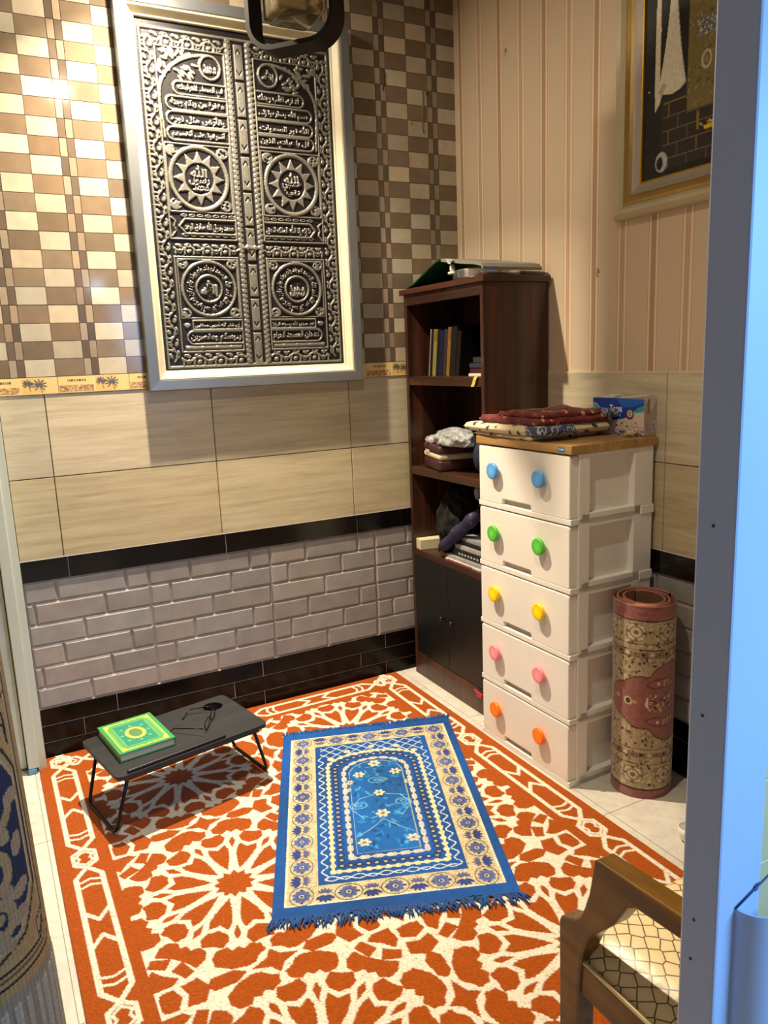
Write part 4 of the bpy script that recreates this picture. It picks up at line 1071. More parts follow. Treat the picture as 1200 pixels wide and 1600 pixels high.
nt.links.new(ramp(nt, n.outputs['Fac'], [(.3, L4((112, 114, 112))), (.5, L4((150, 152, 152))), (.7, L4((186, 190, 196)))]), bs.inputs['Base Color']); bs.inputs['Roughness'].default_value = .28; bump(nt, bs, n.outputs['Fac'], .7, .012); M_bag = mb_
og = thing('plastic_bag', 'crumpled white plastic bag lying on the maroon box', 'bag', (-.225, -.27, 1.0872 + .001), radians(-14))
blob('bag_body', M_bag, og, 0, .078, .150, .050, 3.1, (0.005, -.035, .016), .32, 5)
blob('bag_tail', M_bag, og, 0, .040, .060, .022, 7.7, (-.045, .090, .008), .36, 4)
op = thing('pouch', 'dark navy pouch beside the maroon box on the middle shelf', 'pouch', (-.20, -.512, .9786)); blob('pouch_body', mat('navy_cloth', (20, 26, 52), .8, bmp=.2), op, 0, .072, .056, .082, 1.2, (0, 0, .074), .9, 4, .06)

# lower shelf: black bag, navy patterned umbrella, white plastic, magazines, cream carton
oc = thing('small_carton', 'cream carton end on the left of the lower shelf', 'box', (-.245, -.105, .6026), radians(-10)); b = MB(); b.box(-.06, .10, -.030, .024, 0, .046, .0015, 1); b.build('carton', mat('cream_carton', (206, 196, 162), .6), oc)
ok_ = thing('bag', 'large black cloth bag filling the left of the lower shelf', 'bag', (-.150, -.205, .6026)); blob('bag_body', mat('black_cloth', (5, 6, 5), .9, bmp=.3, bscale=150), ok_, 0, .105, .098, .165, 4.4, (0, -.012, .120), .72, 5, .20, 4.0)
z = .6026; G3 = 'magazines on the lower shelf'
for k, (lb, t, c, x0, dy) in enumerate((('white magazine with red letters at the bottom of the lower shelf pile', .007, (216, 210, 204), -.300, 0), ('pale grey magazine second from the bottom of the lower shelf pile', .012, (150, 152, 150), -.292, .004),
        ('thick black magazine in the middle of the lower shelf pile', .030, (24, 22, 22), -.275, -.02), ('white edged black magazine above the thick one in the pile', .018, (170, 168, 166), -.268, -.03),
        ('dark magazine second from the top of the lower shelf pile', .016, (30, 28, 30), -.262, -.034), ('grey magazine on top of the lower shelf pile', .014, (150, 150, 152), -.255, -.042))):
    o = thing('magazine', lb, 'magazine', (x0, -.315 + dy, z), 0, G3); b = MB(); b.box(0, .21, -.262, 0, 0, t, .0006, 1); b.build('cover', mat('magazine_cover', c, .35, var=.3, vscale=40), o)
    if k == 0:
        q = MB(); 
        for j in range(9): q.box(-.0004, .003, -.035 - j * .021, -.022 - j * .021, .0012, .0058)
        q.build('red_print', mat('red_print', (176, 52, 30), .5), o)
    if k == 2:
        q = MB()
        for j in range(7): q.box(-.0004, .002, -.06 - j * .022, -.047 - j * .022, .010, .018)
        q.build('white_print', mat('white_print', (170, 168, 164), .5), o)
    z += t + .0005
ou = thing('umbrella', 'folded navy floral umbrella lying across the magazines', 'umbrella', (-.272, -.30, .606)); b = MB()
pa, pb = Vector((-.028, .010, .040)), Vector((.05, -.185, .225)); pts = [pa.lerp(pb, t) for t in np.linspace(0, 1, 14)]
b.tube(pts, [.020 + .008 * sin(3 * t) + .004 * sin(19 * t) for t in np.linspace(0, 1, 14)], 14); mu_, nt, bs = newmat('navy_floral_cloth'); v = coords(nt); vo = N(nt, 'ShaderNodeTexVoronoi'); vo.inputs['Scale'].default_value = 26; nt.links.new(v, vo.inputs['Vector'])
nt.links.new(ramp(nt, vo.outputs['Distance'], [(.0, L4((138, 84, 56))), (.16, L4((70, 64, 84))), (.24, L4((34, 34, 66))), (1, L4((22, 22, 50)))]), bs.inputs['Base Color']); bs.inputs['Roughness'].default_value = .7
b.build('folded_cloth', mu_, ou); b = MB(); b.tube([pa, pa - (pb - pa).normalized() * .022], [.010, .006], 10); b.build('tip', mat('umbrella_tip', (20, 20, 24), .4), ou)
ow = thing('plastic_wrapper', 'crumpled white plastic wrapper at the back of the lower shelf', 'wrapper', (-.14, -.430, .7052)); blob('wrapper_body', M_bag, ow, 0, .050, .085, .080, 9.3, (0, -.02, .096), .9, 5, .22); blob('wrapper_corner', M_bag, ow, 0, .016, .022, .030, 2.3, (-.02, .060, .172), 1, 4, .2)

# on top of the bookcase
ot = thing('tray', 'round chrome tray lying on top of the bookcase', 'tray', (-.165, -.47, BH + .0008)); M_chr = mat('polished_chrome', (206, 206, 206), .12, .95, var=.05)
b = MB(); b.lathe([(0, .006), (.132, .006), (.1385, .009), (.1395, .036), (.1425, .037), (.1425, .033), (.1412, .008), (.137, .0), (0, .0)], 48, cap=False); b.build('tray_body', M_chr, ot)
b = MB(); b.lathe([(0, .034), (.0085, .034), (.011, .046), (.010, .058), (.005, .064), (0, .064)], 18, (-.128, .06, 0), cap=False); b.lathe([(0, .026), (.018, .026), (.018, .035), (0, .035)], 18, (-.128, .06, 0), cap=False); b.build('handle_knob', mat('pale_knob', (212, 208, 200), .25), ot)
of = thing('folded_sheet', 'dark green folder draped over the chrome tray on the bookcase', 'folder', (-.16, -.30, BH + .001))
M_gf = mat('dark_green_folder', (12, 66, 26), .4, var=.3, vscale=8); M_gr = mat('grey_folder_back', (124, 124, 116), .5, var=.2)
def sheet(name, prof, x0, x1, m, par, th=.0022):
    b = MB(); n = len(prof); pts = [(y, z) for y, z in prof] + [(y, z - th) for y, z in prof[::-1]]
    b.prism(pts, 'x', x0, x1); return b.build(name, m, par)
sheet('green_leaf', [(.215, .0070), (.16, .018), (.10, .040), (.04, .064), (-.02, .084), (-.055, .090)], -.155, .12, M_gf, of, .006)
sheet('grey_leaf', [(-.053, .092), (-.09, .084), (-.13, .078), (-.20, .066), (-.28, .055), (-.325, .044), (-.338, .030)], -.150, .12, M_gr, of, .011)
b = MB(); b.add([(-.158, -.10, .086), (-.158, -.155, .077), (-.160, -.135, .060), (-.160, -.118, .066)], [(0, 1, 2, 3)]); b.add([(-.1565, -.10, .086), (-.1565, -.155, .077), (-.1585, -.135, .060), (-.1585, -.118, .066)], [(3, 2, 1, 0)]); b.build('paper_corner', M_bag, of)
orr = thing('folded_paper', 'small red paper stuck out beside the lower bookcase door', 'paper', (BX0 - .004, -.575, .080)); b = MB(); b.prism([(.03, .018), (-.026, .012), (-.024, -.004), (.004, -.006)], 'x', -.006, .003); b.build('paper', mat('red_paper', (176, 52, 58), .6), orr)

# ================================================================== CHEST OF DRAWERS
M_pl = mat('white_plastic', (238, 234, 226), .36, var=.05, vscale=6); M_plf = mat('white_drawer_front', (240, 235, 226), .34, var=.05, vscale=5)
M_oak = woodmat('light_oak_board', (150, 112, 62), (196, 156, 98), 'y', .4, 26, .5, .1)
CXF, CXB, CYN, CYF, NT = -.388, -.030, -1.200, -.704, 5
chx, chy = (CXF + CXB) / 2, (CYN + CYF) / 2; TZ = 1.136 / NT
chest = thing('chest_of_drawers', 'white plastic five drawer chest with paired coloured round knobs', 'chest of drawers', (chx, chy, 0), radians(.8))
def cb(x0, x1, y0, y1, z0, z1, bev=.0025, seg=2): return (x0 - chx, x1 - chx, y0 - chy, y1 - chy, z0, z1, bev, seg)
b = MB()
for k in range(NT):
    z0 = k * TZ; z1 = z0 + TZ
    # rails round each tier, four corner stiles, recessed side panels and back
    b.box(*cb(CXF, CXB - .0, CYN, CYF, z0, z0 + .020, .003, 2)) if True else None
    b.box(*cb(CXB - .055, CXB + .004, CYN - .004, CYN + .03, z0, z0 + .030)); 
    for y0, y1 in ((CYN, CYN + .03), (CYF - .03, CYF)):
        b.box(*cb(CXF + .034, CXF + .080, y0, y1, z0 + .004, z1)); b.box(*cb(CXB - .085, CXB - .0, y0, y1, z0 + .004, z1))
        b.box(*cb(CXF + .045, CXB - .01, y0, y1, z0 + .001, z0 + .034)) 
        b.box(*cb(CXF + .045, CXB - .01, y0 + .001, y1 - .001, z1 - .012, z1))
        b.box(*cb(CXF + .05, CXB - .01, (y0 + .024 if y0 < CYN + .01 else y0 + .002), (y1 - .002 if y0 < CYN + .01 else y1 - .024), z0 + .01, z1 - .004, 0))
    b.box(*cb(CXB - .012, CXB - .002, CYN + .02, CYF - .02, z0 + .01, z1, 0))
b.build('frame', M_pl, chest)
b = MB(); b.box(*cb(CXF - .004, CXB + .012, CYN - .006, CYF + .006, 1.1365, 1.165, .002, 2)); top = b.build('top_board', M_oak, chest)
b = MB(); b.box(*cb(CXF - .0052, CXF - .003, CYN + .026, CYN + .056, 1.1435, 1.1585, .0008, 1)); lbp = b.build('maker_sticker', mat('blue_sticker', (44, 138, 186), .4), top)
lc = Canvas(.028, .0125, .0006, (40, 130, 180)); lc.rect(.001, .027, .001, .0115, (30, 108, 160)); lc.text('Club', .003, .018, .003, .0095, (226, 236, 242), .0003, .02); lc.ell(.0225, .0062, .0032, .0032, (206, 226, 236), .0003)
lc.mesh('sticker_print', lambda U, V, H: (np.full_like(U, CXF - .0054 - chx) - H, CYN + .055 - U - chy, 1.1573 - V), attrmat('sticker_print', .4), lbp)
KC = [((255, 122, 10), 'orange'), ((244, 142, 152), 'pink'), ((246, 206, 12), 'yellow'), ((88, 184, 62), 'green'), ((88, 156, 222), 'blue')]
for k in range(NT):
    z0 = k * TZ + .018; z1 = (k + 1) * TZ - .004; w0, w1 = CYN + .006 - chy, CYF - .006 - chy; hs = .078; yc = (CYN + CYF) / 2 - chy + .028
    n = []
    pr_ = [(w0 + .006, z0), (yc - hs - .004, z0), (yc - hs, z0 + .004), (yc - hs + .001, z0 + .018), (yc - hs + .004, z0 + .021), (yc + hs - .004, z0 + .021), (yc + hs - .001, z0 + .018), (yc + hs, z0 + .004), (yc + hs + .004, z0), (w1 - .006, z0), (w1, z0 + .006), (w1, z1 - .006), (w1 - .006, z1), (w0 + .006, z1), (w0, z1 - .006), (w0, z0 + .006)]
    bm_ = bmesh.new(); fv = [bm_.verts.new((CXF - chx, p, q)) for p, q in pr_]; bm_.faces.new(fv)
    ge = bmesh.ops.extrude_face_region(bm_, geom=list(bm_.faces)); 
    for e in ge['geom']:
        if isinstance(e, bmesh.types.BMVert): e.co.x += .033
    bm_.edges.ensure_lookup_table()
    fe = [e for e in bm_.edges if all(abs(v.co.x - (CXF - chx)) < 1e-5 for v in e.verts)]
    bmesh.ops.bevel(bm_, geom=fe, offset=.004, segments=3, affect='EDGES', profile=.5)
    b = MB(); b.bm(bm_, 0, False); b.box(CXF + .036 - chx, CXB - .02 - chx, w0 + .03, w1 - .03, z0 + .004, z1 - .01); dr = lab(b.build('drawer', M_plf, chest), 'drawer with %s knobs' % KC[k][1])
    b = MB(); b.box(CXF + .014 - chx, CXF + .022 - chx, yc - hs - .001, yc + hs + .001, z0 + .002, z0 + .024); b.build('finger_recess', mat('grey_recess', (176, 168, 156), .5), dr)
    mk = mat(KC[k][1] + '_plastic', KC[k][0], .3, var=.05, spec=.5)
    for yy in (yc + .112, yc - .138):
        b = MB(); b.lathe([(.010, 0), (.010, -.008), (.026, -.0095), (.0295, -.013), (.0295, -.0195), (.0283, -.0222), (.0262, -.0234), (.0245, -.0236), (0, -.0237)], 32, (CXF - chx, yy, z0 + .120), axis='x'); lab(b.build('knob', mk, dr), KC[k][1] + ' knob')

# folded cloths on the chest
TB = 1.1656
def clothmat(name, base, kind):
    m, nt, b = newmat(name); v = coords(nt)
    vo = N(nt, 'ShaderNodeTexVoronoi'); vo.inputs['Scale'].default_value = {'cream': 27, 'blue': 34, 'red': 24}[kind]; 
    ds = noise(nt, v, 9, 3); mv = N(nt, 'ShaderNodeVectorMath', operation='MULTIPLY_ADD'); nt.links.new(ds.outputs['Color'], mv.inputs[0]); mv.inputs[1].default_value = (.06,) * 3; nt.links.new(v, mv.inputs[2]); nt.links.new(mv.outputs[0], vo.inputs['Vector'])
    if kind == 'cream': st = [(0, L4((50, 50, 56))), (.27, L4((62, 60, 58))), (.31, L4(base)), (1, L4(base))]
    elif kind == 'blue': st = [(0, L4((206, 208, 206))), (.22, L4((66, 78, 112))), (.3, L4((52, 62, 92))), (.42, L4((190, 192, 192))), (.5, L4((58, 68, 100))), (1, L4((44, 52, 82)))]
    else: st = [(0, L4((214, 186, 146))), (.19, L4((206, 140, 100))), (.25, L4((118, 16, 12))), (.42, L4((104, 10, 10))), (.455, L4((150, 70, 50))), (.49, L4((98, 9, 10))), (1, L4((80, 8, 9)))]
    nt.links.new(ramp(nt, vo.outputs['Distance'], st), b.inputs['Base Color']); b.inputs['Roughness'].default_value = .85; b.inputs['Sheen Weight'].default_value = .2
    bump(nt, b, noise(nt, v, 500, 2).outputs['Fac'], .25, .001); return m
M_cc, M_cb, M_cr = clothmat('cream_printed_cloth', (214, 198, 162), 'cream'), clothmat('blue_scroll_cloth', (0, 0, 0), 'blue'), clothmat('red_carpet_cloth', (0, 0, 0), 'red')
def fold(b, x0, x1, y0, y1, z0, t, mi=0, wob=.004, seed=0, nx=26, ny=30, bulge=.0):
    """one folded layer: closed cushion-like slab with soft rounded edges and creases"""
    from mathutils import noise as mn
    vs = []; fs = []; P = []
    for side in (0, 1):
        for j in range(ny + 1):
            for i in range(nx + 1):
                s, q = i / nx, j / ny; e = min(s * (x1 - x0), (1 - s) * (x1 - x0), q * (y1 - y0), (1 - q) * (y1 - y0)); r = t * .5
                k = math.sqrt(max(0, 1 - max(0, 1 - e / r) ** 2)) if e < r else 1
                x, y = x0 + s * (x1 - x0), y0 + q * (y1 - y0)
                w = wob * mn.noise(Vector((x * 9 + seed, y * 9, seed))) 
                h = t / 2 * k * (1 + .25 * mn.noise(Vector((x * 22, y * 22, seed + 3))))
                z = z0 + t / 2 + (h + abs(w) if side else -t / 2 * k)
                edge = .006 * mn.noise(Vector((x * 14 + 7 * seed, y * 14, 1)))
                vs.append((x + edge, y + edge, z))
    n = (nx + 1) * (ny + 1); I = lambda side, i, j: side * n + j * (nx + 1) + i
    for j in range(ny):
        for i in range(nx):
            fs.append([I(1, i, j), I(1, i + 1, j), I(1, i + 1, j + 1), I(1, i, j + 1)]); fs.append([I(0, i, j), I(0, i, j + 1), I(0, i + 1, j + 1), I(0, i + 1, j)])
    for i in range(nx): fs.append([I(0, i, 0), I(0, i + 1, 0), I(1, i + 1, 0), I(1, i, 0)]); fs.append([I(0, i, ny), I(1, i, ny), I(1, i + 1, ny), I(0, i + 1, ny)])
    for j in range(ny): fs.append([I(0, 0, j), I(1, 0, j), I(1, 0, j + 1), I(0, 0, j + 1)]); fs.append([I(0, nx, j), I(0, nx, j + 1), I(1, nx, j + 1), I(1, nx, j)])
    b.add(vs, fs, mi, True)
o1 = thing('folded_cloth', 'cream folded cloth with blue scroll end under the red one on the chest', 'cloth', (-.25, -.85, TB))
LX = lambda x: x + .25; LY = lambda y: y + .85
b = MB(); fold(b, LX(-.399), LX(-.10), LY(-1.020), LY(-.690), .0002, .016, seed=1); b.build('lower_fold', M_cc, o1)
b = MB(); fold(b, LX(-.412), LX(-.25), LY(-1.000), LY(-.640), .0165, .030, seed=2); fold(b, LX(-.262), LX(-.085), LY(-1.062), LY(-.72), .0165, .030, seed=5); b.build('upper_fold', M_cc, o1)
b = MB(); fold(b, LX(-.404), LX(-.255), LY(-1.085), LY(-.985), .0172, .031, seed=4, nx=20, ny=14); b.build('scroll_end', M_cb, o1)
o2 = thing('folded_rug', 'dark red patterned rug folded on top of the cream cloth', 'rug', (-.235, -.90, TB + .049))
LX = lambda x: x + .235; LY = lambda y: y + .90
b = MB(); fold(b, LX(-.392), LX(-.075), LY(-1.060), LY(-.720), .0, .020, seed=11, wob=.012, nx=40, ny=44); b.build('lower_fold', M_cr, o2)
b = MB(); fold(b, LX(-.372), LX(-.105), LY(-1.050), LY(-.800), .021, .016, seed=13, wob=.022, nx=40, ny=44); b.build('upper_fold', M_cr, o2)
b = MB(); fold(b, LX(-.118), LX(-.066), LY(-1.085), LY(-.95), .012, .028, seed=19, nx=12, ny=14); b.build('green_end', clothmat('dark_green_cloth', (0, 0, 0), 'blue'), o2)
o3 = thing('string_coil', 'small coil of cream ribbon by the tissue box on the chest', 'ribbon', (-.085, -1.150, TB)); b = MB()
for q in range(3): b.tube([(.016 * cos(a) + q * .006 - .01, (.012 + .003 * q) * sin(a), .007 + .005 * q + .004 * sin(2 * a + q)) for a in np.linspace(0, 2 * PI, 20)[:-1]], .0030, 6, closed=True)
b.build('loop', mat('cream_ribbon', (206, 190, 140), .6), o3)

# tissue box
tb = thing('tissue_box', 'blue and white tissue box at the back corner of the chest top', 'box', (-.037, -1.072, TB), radians(1.0))
b = MB(); b.box(-.032, .030, -.118, .116, 0, .124, .0015, 1); tbx = b.build('carton', mat('white_carton', (196, 184, 172), .5, var=.1), tb)
b = MB(); 
for p, q in (((-.03, .07), (-.012, .02)), ((-.03, -.02), (.01, -.1)), ((-.03, .0), (.02, .06))): b.add([(-.032, p[1] - .04, .1245), (-.032, p[1] + .04, .1245), (q[0], q[1] + .03, .134), (q[0] - .004, q[1] - .03, .136)], [(0, 1, 2, 3)]); b.add([(-.031, p[1] - .04, .1241), (-.031, p[1] + .04, .1241), (q[0], q[1] + .03, .1334), (q[0] - .004, q[1] - .03, .1354)], [(3, 2, 1, 0)])
b.build('open_flap', mat('carton_flap', (206, 200, 192), .5), tb)
tc_ = Canvas(.234, .123, .0012, (216, 200, 184))
tc_.poly([(0, .012), (.234, .0), (.234, .045), (.20, .045), (.165, .060), (.10, .082), (.06, .070), (.03, .040), (0, .018)], (150, 196, 206))
tc_.poly([(0, 0), (.234, 0), (.234, .020), (.208, .034), (.175, .050), (.15, .066), (.10, .074), (.065, .062), (.040, .036), (.018, .018), (0, .016)], (22, 62, 168))
tc_.poly([(.11, 0), (.234, 0), (.234, .012), (.19, .026), (.14, .030)], (36, 106, 206)); tc_.poly([(.20, .032), (.234, .020), (.234, .040), (.196, .048)], (40, 160, 176))
tc_.poly([(0, .018), (.02, .024), (.045, .055), (0, .046)], (90, 176, 178)); tc_.poly([(0, .03), (.018, .036), (.03, .052), (0, .052)], (206, 178, 96))
tc_.text('Tessa', .080, .138, .022, .046, (226, 232, 240), None, .03); tc_.text('TISSUE', .086, .132, .050, .060, (196, 212, 232), None, .03)
tc_.ell(.172, .052, .018, .018, (92, 60, 62)); tc_.ell(.172, .050, .012, .012, (214, 196, 180)); tc_.text('2', .167, .177, .043, .057, (92, 60, 62), None, .03)
tc_.rect(.012, .050, .056, .066, (96, 40, 62))
for k in range(16): tc_.ell(.10 + rng.random() * .12, .078 + rng.random() * .018, .004, .004, [(214, 190, 160), (70, 56, 56)][k % 4 == 0])
tc_.rect(.10, .234, .0925, .094, (92, 62, 60))
for k in range(5): tc_.ell(.115 + .026 * k, .101, .011, .006, (206, 192, 188)); tc_.rect(.105 + .026 * k, .125 + .026 * k, .101, .112, (188, 166, 180))
for k in range(80): tc_.ell(.10 + rng.random() * .13, .107 + rng.random() * .015, .005, .0035, [(120, 84, 120), (206, 186, 204), (62, 40, 66), (176, 150, 176)][k % 4])
M_prt = attrmat('printed_carton', .4, var=.06); tc_.mesh('front_print', lambda U, V, H: (np.full_like(U, -.0324), .116 - U, .1235 - V), M_prt, tbx)
te = Canvas(.060, .122, .0012, (172, 158, 146)); te.poly([(.0, 0), (.06, 0), (.032, .040)], (206, 194, 180)); te.rect(.012, .024, .0, .05, (140, 122, 108)); te.rect(.034, .052, .074, .108, (206, 200, 206))
for k in range(9): te.rect(.037, .049, .077 + k * .0033, .0788 + k * .0033, (96, 70, 116))
for k in range(14): te.rect(.008, .024, .074 + k * .0025, .0752 + k * .0025, (150, 136, 140))
te.mesh('end_print', lambda U, V, H: (U - .031, np.full_like(U, -.1184), .123 - V), M_prt, tbx)

# ================================================================== ROLLED RUG BY THE CHEST
M_roll = attrmat('printed_velour_rug', .85, var=.3, vscale=70, bmp=.3, bscale=400, sheen=.25)
RX, RY, RR, RH = -.157, -1.301, .0985, .664
rr_ = thing('rolled_rug', 'mauve and beige patterned rug rolled upright beside the white chest', 'rug', (RX, RY, 0))
A0 = math.atan2(-3.06 - RY, -2.01 - RX)         # direction of the front
ROSE, DRO, BEI = (150, 92, 84), (58, 34, 28), (176, 158, 122)
per = 2 * PI * RR; rc = Canvas(per, RH, .0021, BEI); uc = per / 2
for k in range(1500):
    uu, vv = rng.random() * per, rng.random() * RH
    rc.ell(uu, vv, .003 + .007 * rng.random(), .002 + .004 * rng.random(), [(196, 178, 138), (150, 130, 92), (120, 98, 70), (186, 164, 134), (206, 192, 158), (142, 116, 96)][k % 6], rot=rng.random() * 3)
for k in range(420):
    uu, vv = rng.random() * per, rng.random() * RH; rc.ell(uu, vv, .0048, .0036, (66, 46, 34), rot=rng.random() * 3)
def RV(z): return RH - z
for zc in (.575, .085):
    for k in range(6):
        u = uc - .245 + k * .105 + .01; 
        for r_, c in ((.034, (132, 110, 80)), (.030, (196, 180, 144)), (.022, (150, 122, 92)), (.016, (200, 184, 150)), (.008, (120, 92, 72))): rc.ell(u, RV(zc), r_, r_ * .95, c)
        for q in range(8): rc.ell(u + .026 * cos(q * PI / 4), RV(zc) + .026 * sin(q * PI / 4), .006, .005, [(110, 86, 64), (206, 190, 156)][q % 2])
for zz in (.535, .515, .492, .176, .148, .123):
    rc.line([(t, RV(zz) + .003 * sin(t * 14)) for t in np.linspace(0, per, 60)], .0030, (66, 46, 32))
for z0 in (.4985, .1535):
    rc.rect(0, per, RV(z0 + .014), RV(z0 - .004), (158, 128, 104))
    for k in range(24): rc.ell(k * per / 24, RV(z0 + .005), .0075, .0065, [(70, 44, 38), (206, 180, 150), (120, 86, 72)][k % 3]); rc.rect(k * per / 24 + .011, k * per / 24 + .0135, RV(z0 + .014), RV(z0 - .004), (66, 46, 36))
# lobed mauve medallion (its left point faces the room)
cm = uc + .062; zc = .340
def lobe(u, z, a, b_): return (u, RV(z), a, b_)
L_ = [(cm - .115, zc, .062, .060), (cm - .065, zc, .075, .088), (cm, zc, .10, .098), (cm + .04, zc + .085, .075, .046), (cm + .04, zc - .085, .075, .046), (cm + .1, zc, .1, .10), (cm + .2, zc, .07, .07)]
for l in L_: rc.ell(*lobe(l[0], l[1], l[2] + .0035, l[3] + .0035), DRO)
for l in L_: rc.ell(*lobe(*l), ROSE)
for sg in (-1, 1):
    rc.ell(cm - .005, RV(zc + sg * .066), .045, .016, DRO, rot=-.1 * sg, ring=.003)
    for k in range(5): rc.ell(cm + .012 + .018 * (k % 3), RV(zc + sg * (.066 + .012 * (k // 3 - .5))), .0055, .0055, (206, 168, 150), ring=.0028)
    rc.ell(cm - .012, RV(zc + sg * .066), .0055, .0055, (226, 206, 186))
rc.ell(cm - .148, RV(zc + .006), .007, .006, (214, 196, 172)); rc.ell(cm - .148, RV(zc + .006), .003, .003, DRO)
rc.ell(cm - .108, RV(zc), .014, .014, (206, 186, 150)); rc.ell(cm - .108, RV(zc), .008, .009, (52, 40, 34)); rc.ell(cm - .088, RV(zc), .009, .006, (190, 160, 110))
for k in range(70): rc.ell(cm - .05 + .10 * rng.random(), RV(zc - .028 + .056 * rng.random()), .0042, .0035, [(66, 40, 34), (214, 186, 152), (120, 74, 62), (190, 156, 108)][k % 4])
rc.poly([(cm - .052, RV(zc + .012)), (cm - .044, RV(zc + .02)), (cm - .046, RV(zc)), (cm - .042, RV(zc - .022)), (cm - .054, RV(zc - .01))], (226, 214, 196))
for v0_, v1_ in ((0, .050), (RH - .036, RH)):
    rc.rect(0, per, v0_, v1_, ROSE); 
    for k in range(50): rc.ell(rng.random() * per, v0_ + rng.random() * (v1_ - v0_), .03, .006, [(158, 100, 90), (140, 84, 76)][k % 2])
    e = v1_ if v0_ == 0 else v0_; rc.line([(0, e), (per, e)], .005, DRO)
rc.rect(0, per, 0, .004, (206, 150, 126))
wob = lambda a, h: RR * (1 + .012 * np.sin(2 * a + 1) + .006 * np.sin(3 * a + 9 * h))
rc.mesh('rolled_face', lambda U, V, H: (wob(A0 + (U - uc) / RR, V) * np.cos(A0 + (U - uc) / RR), wob(A0 + (U - uc) / RR, V) * np.sin(A0 + (U - uc) / RR), RH - V + .004 * np.sin(A0 + (U - uc) / RR)), M_roll, rr_)
# coiled inner layers seen from above
b = MB(); n = 150; turns = 2.25; th = .0065; M_back = mat('brown_rug_backing', (98, 62, 44), .9, bmp=.3); M_edge = mat('rose_rug_edge', (178, 118, 98), .9)
vs = []; 
for k in range(n + 1):
    t = k / n; a = A0 + 2.2 + turns * 2 * PI * t; r = RR - .002 - .0165 * (turns * t) ** .9 - (.004 if t > .2 else 0)
    for rr2, z in ((r, .05), (r, RH - .0015), (r - th * .5, RH + .0005), (r - th, RH - .0015), (r - th, .05)): vs.append((rr2 * cos(a), rr2 * sin(a), z + .004 * sin(a)))
b.add(vs, [], 0)
for k in range(n):
    for q, mi in ((0, 1), (1, 1), (2, 1), (3, 0)): b.f.append([k * 5 + q, k * 5 + q + 1, (k + 1) * 5 + q + 1, (k + 1) * 5 + q]); b.mi.append(mi); b.sm.append(True)
b.build('coil', [M_back, M_edge], rr_)

# ================================================================== TALL ROLLED RUG BESIDE THE DOORWAY (left)
M_tap = attrmat('woven_tapestry_rug', .9, var=.2, vscale=90, bmp=.45, bscale=500, stretch=(1, 1, 1))
TX, TY, TR_, THh = -2.123, -1.80, .130, 1.42
tr = thing('rolled_rug', 'tall rolled tan rug with navy arabesque panel standing left of the orange carpet', 'rug', (TX, TY, .0032)); tr.rotation_euler.y = radians(-1.4)
A1 = math.atan2(-3.06 - TY, -2.01 - TX); per = 2 * PI * TR_; tcv = Canvas(per, THh, .0024, (178, 142, 88)); uc = per / 2
def TV(z): return THh - z
NVY, TANL, DKL = (34, 42, 66), (172, 140, 94), (30, 30, 42)
tcv.rect(0, per, TV(.545), THh, (150, 134, 110)); tcv.rect(0, per, 0, TV(1.072), (214, 202, 172))
for k in range(140): tcv.rect(k * per / 140, k * per / 140 + .0024, 0, TV(1.072), (178, 162, 130))
for k in range(40):     # raised ribs low down
    u = k * per / 40; tcv.poly([(u, TV(.525)), (u + .011, TV(.53)), (u + .011, TV(.37)), (u, TV(.365))], (176, 164, 142), .002); tcv.poly([(u - .006, TV(.34)), (u + .012, TV(.34)), (u + .012, TV(.05)), (u - .004, TV(.05))], (170, 156, 132), .002)
edge = uc + .180         # right border of the panel
pu0, pu1 = uc - .24, edge
for o_, wd, c in ((0, .0045, DKL), (.012, .003, (104, 82, 58)), (.022, .0055, DKL), (.030, .004, (186, 160, 116))):
    tcv.line([(pu0, TV(1.062) + o_), (pu1 - o_ - .02, TV(1.062) + o_), (pu1 - o_, TV(1.04) + o_), (pu1 - o_, TV(.60) - o_), (pu1 - o_ - .02, TV(.565) - o_), (pu0, TV(.565) - o_)], wd, c)
oct_ = [(pu0, TV(.955)), (pu1 - .10, TV(.955)), (pu1 - .045, TV(.865)), (pu1 - .045, TV(.69)), (pu1 - .085, TV(.632)), (pu1 - .15, TV(.612)), (pu0, TV(.612))]
tcv.poly(oct_, NVY); tcv.line(oct_, .005, (188, 164, 124)); tcv.line([(u + .010, v + (.008 if v > TV(.7) else -.008)) for u, v in oct_], .005, DKL)
for (u, z, r, ph) in ((pu1 - .105, .84, .040, 0), (pu1 - .115, .735, .050, 2), (pu1 - .115, .665, .030, 4), (pu1 - .19, .79, .05, 1), (pu1 - .20, .66, .05, 3), (pu1 - .29, .74, .05, 2), (pu1 - .19, .90, .035, 2), (pu1 - .21, .66, .03, 5)):
    sp = [(u + r * (1 - t / 9) * cos(t + ph), TV(z) + r * 1.1 * (1 - t / 9) * sin(t + ph)) for t in np.linspace(0, 7, 36)]; tcv.line(sp, .017, TANL)
    for q in range(5): tcv.ell(u + r * 1.2 * cos(ph + q * 1.25), TV(z) + r * 1.2 * sin(ph + q * 1.25), .019, .012, (166, 140, 104), rot=q + ph)
for z in (1.0, .612):
    d = .018; cu = pu1 - .036 
    tcv.line([(cu - .012, TV(z) + d), (cu + .012, TV(z) + d * .4), (cu + .012, TV(z) - d), (cu - .012, TV(z) - d * .4)], .0042, DKL, closed=True)
for z in (.985, .965): tcv.line([(pu1 - .08, TV(z)), (pu1 - .045, TV(z - .02)), (pu1 - .04, TV(z - .05))], .005, DKL)
tcv.hgt += .0010 * ((np.arange(tcv.nx)[None, :] % 3) == 0)
tcv.col *= (1 - .10 * ((np.arange(tcv.nx)[None, :, None] % 3) == 0)) * (1 - .07 * ((np.arange(tcv.ny)[:, None, None] % 4) == 0))
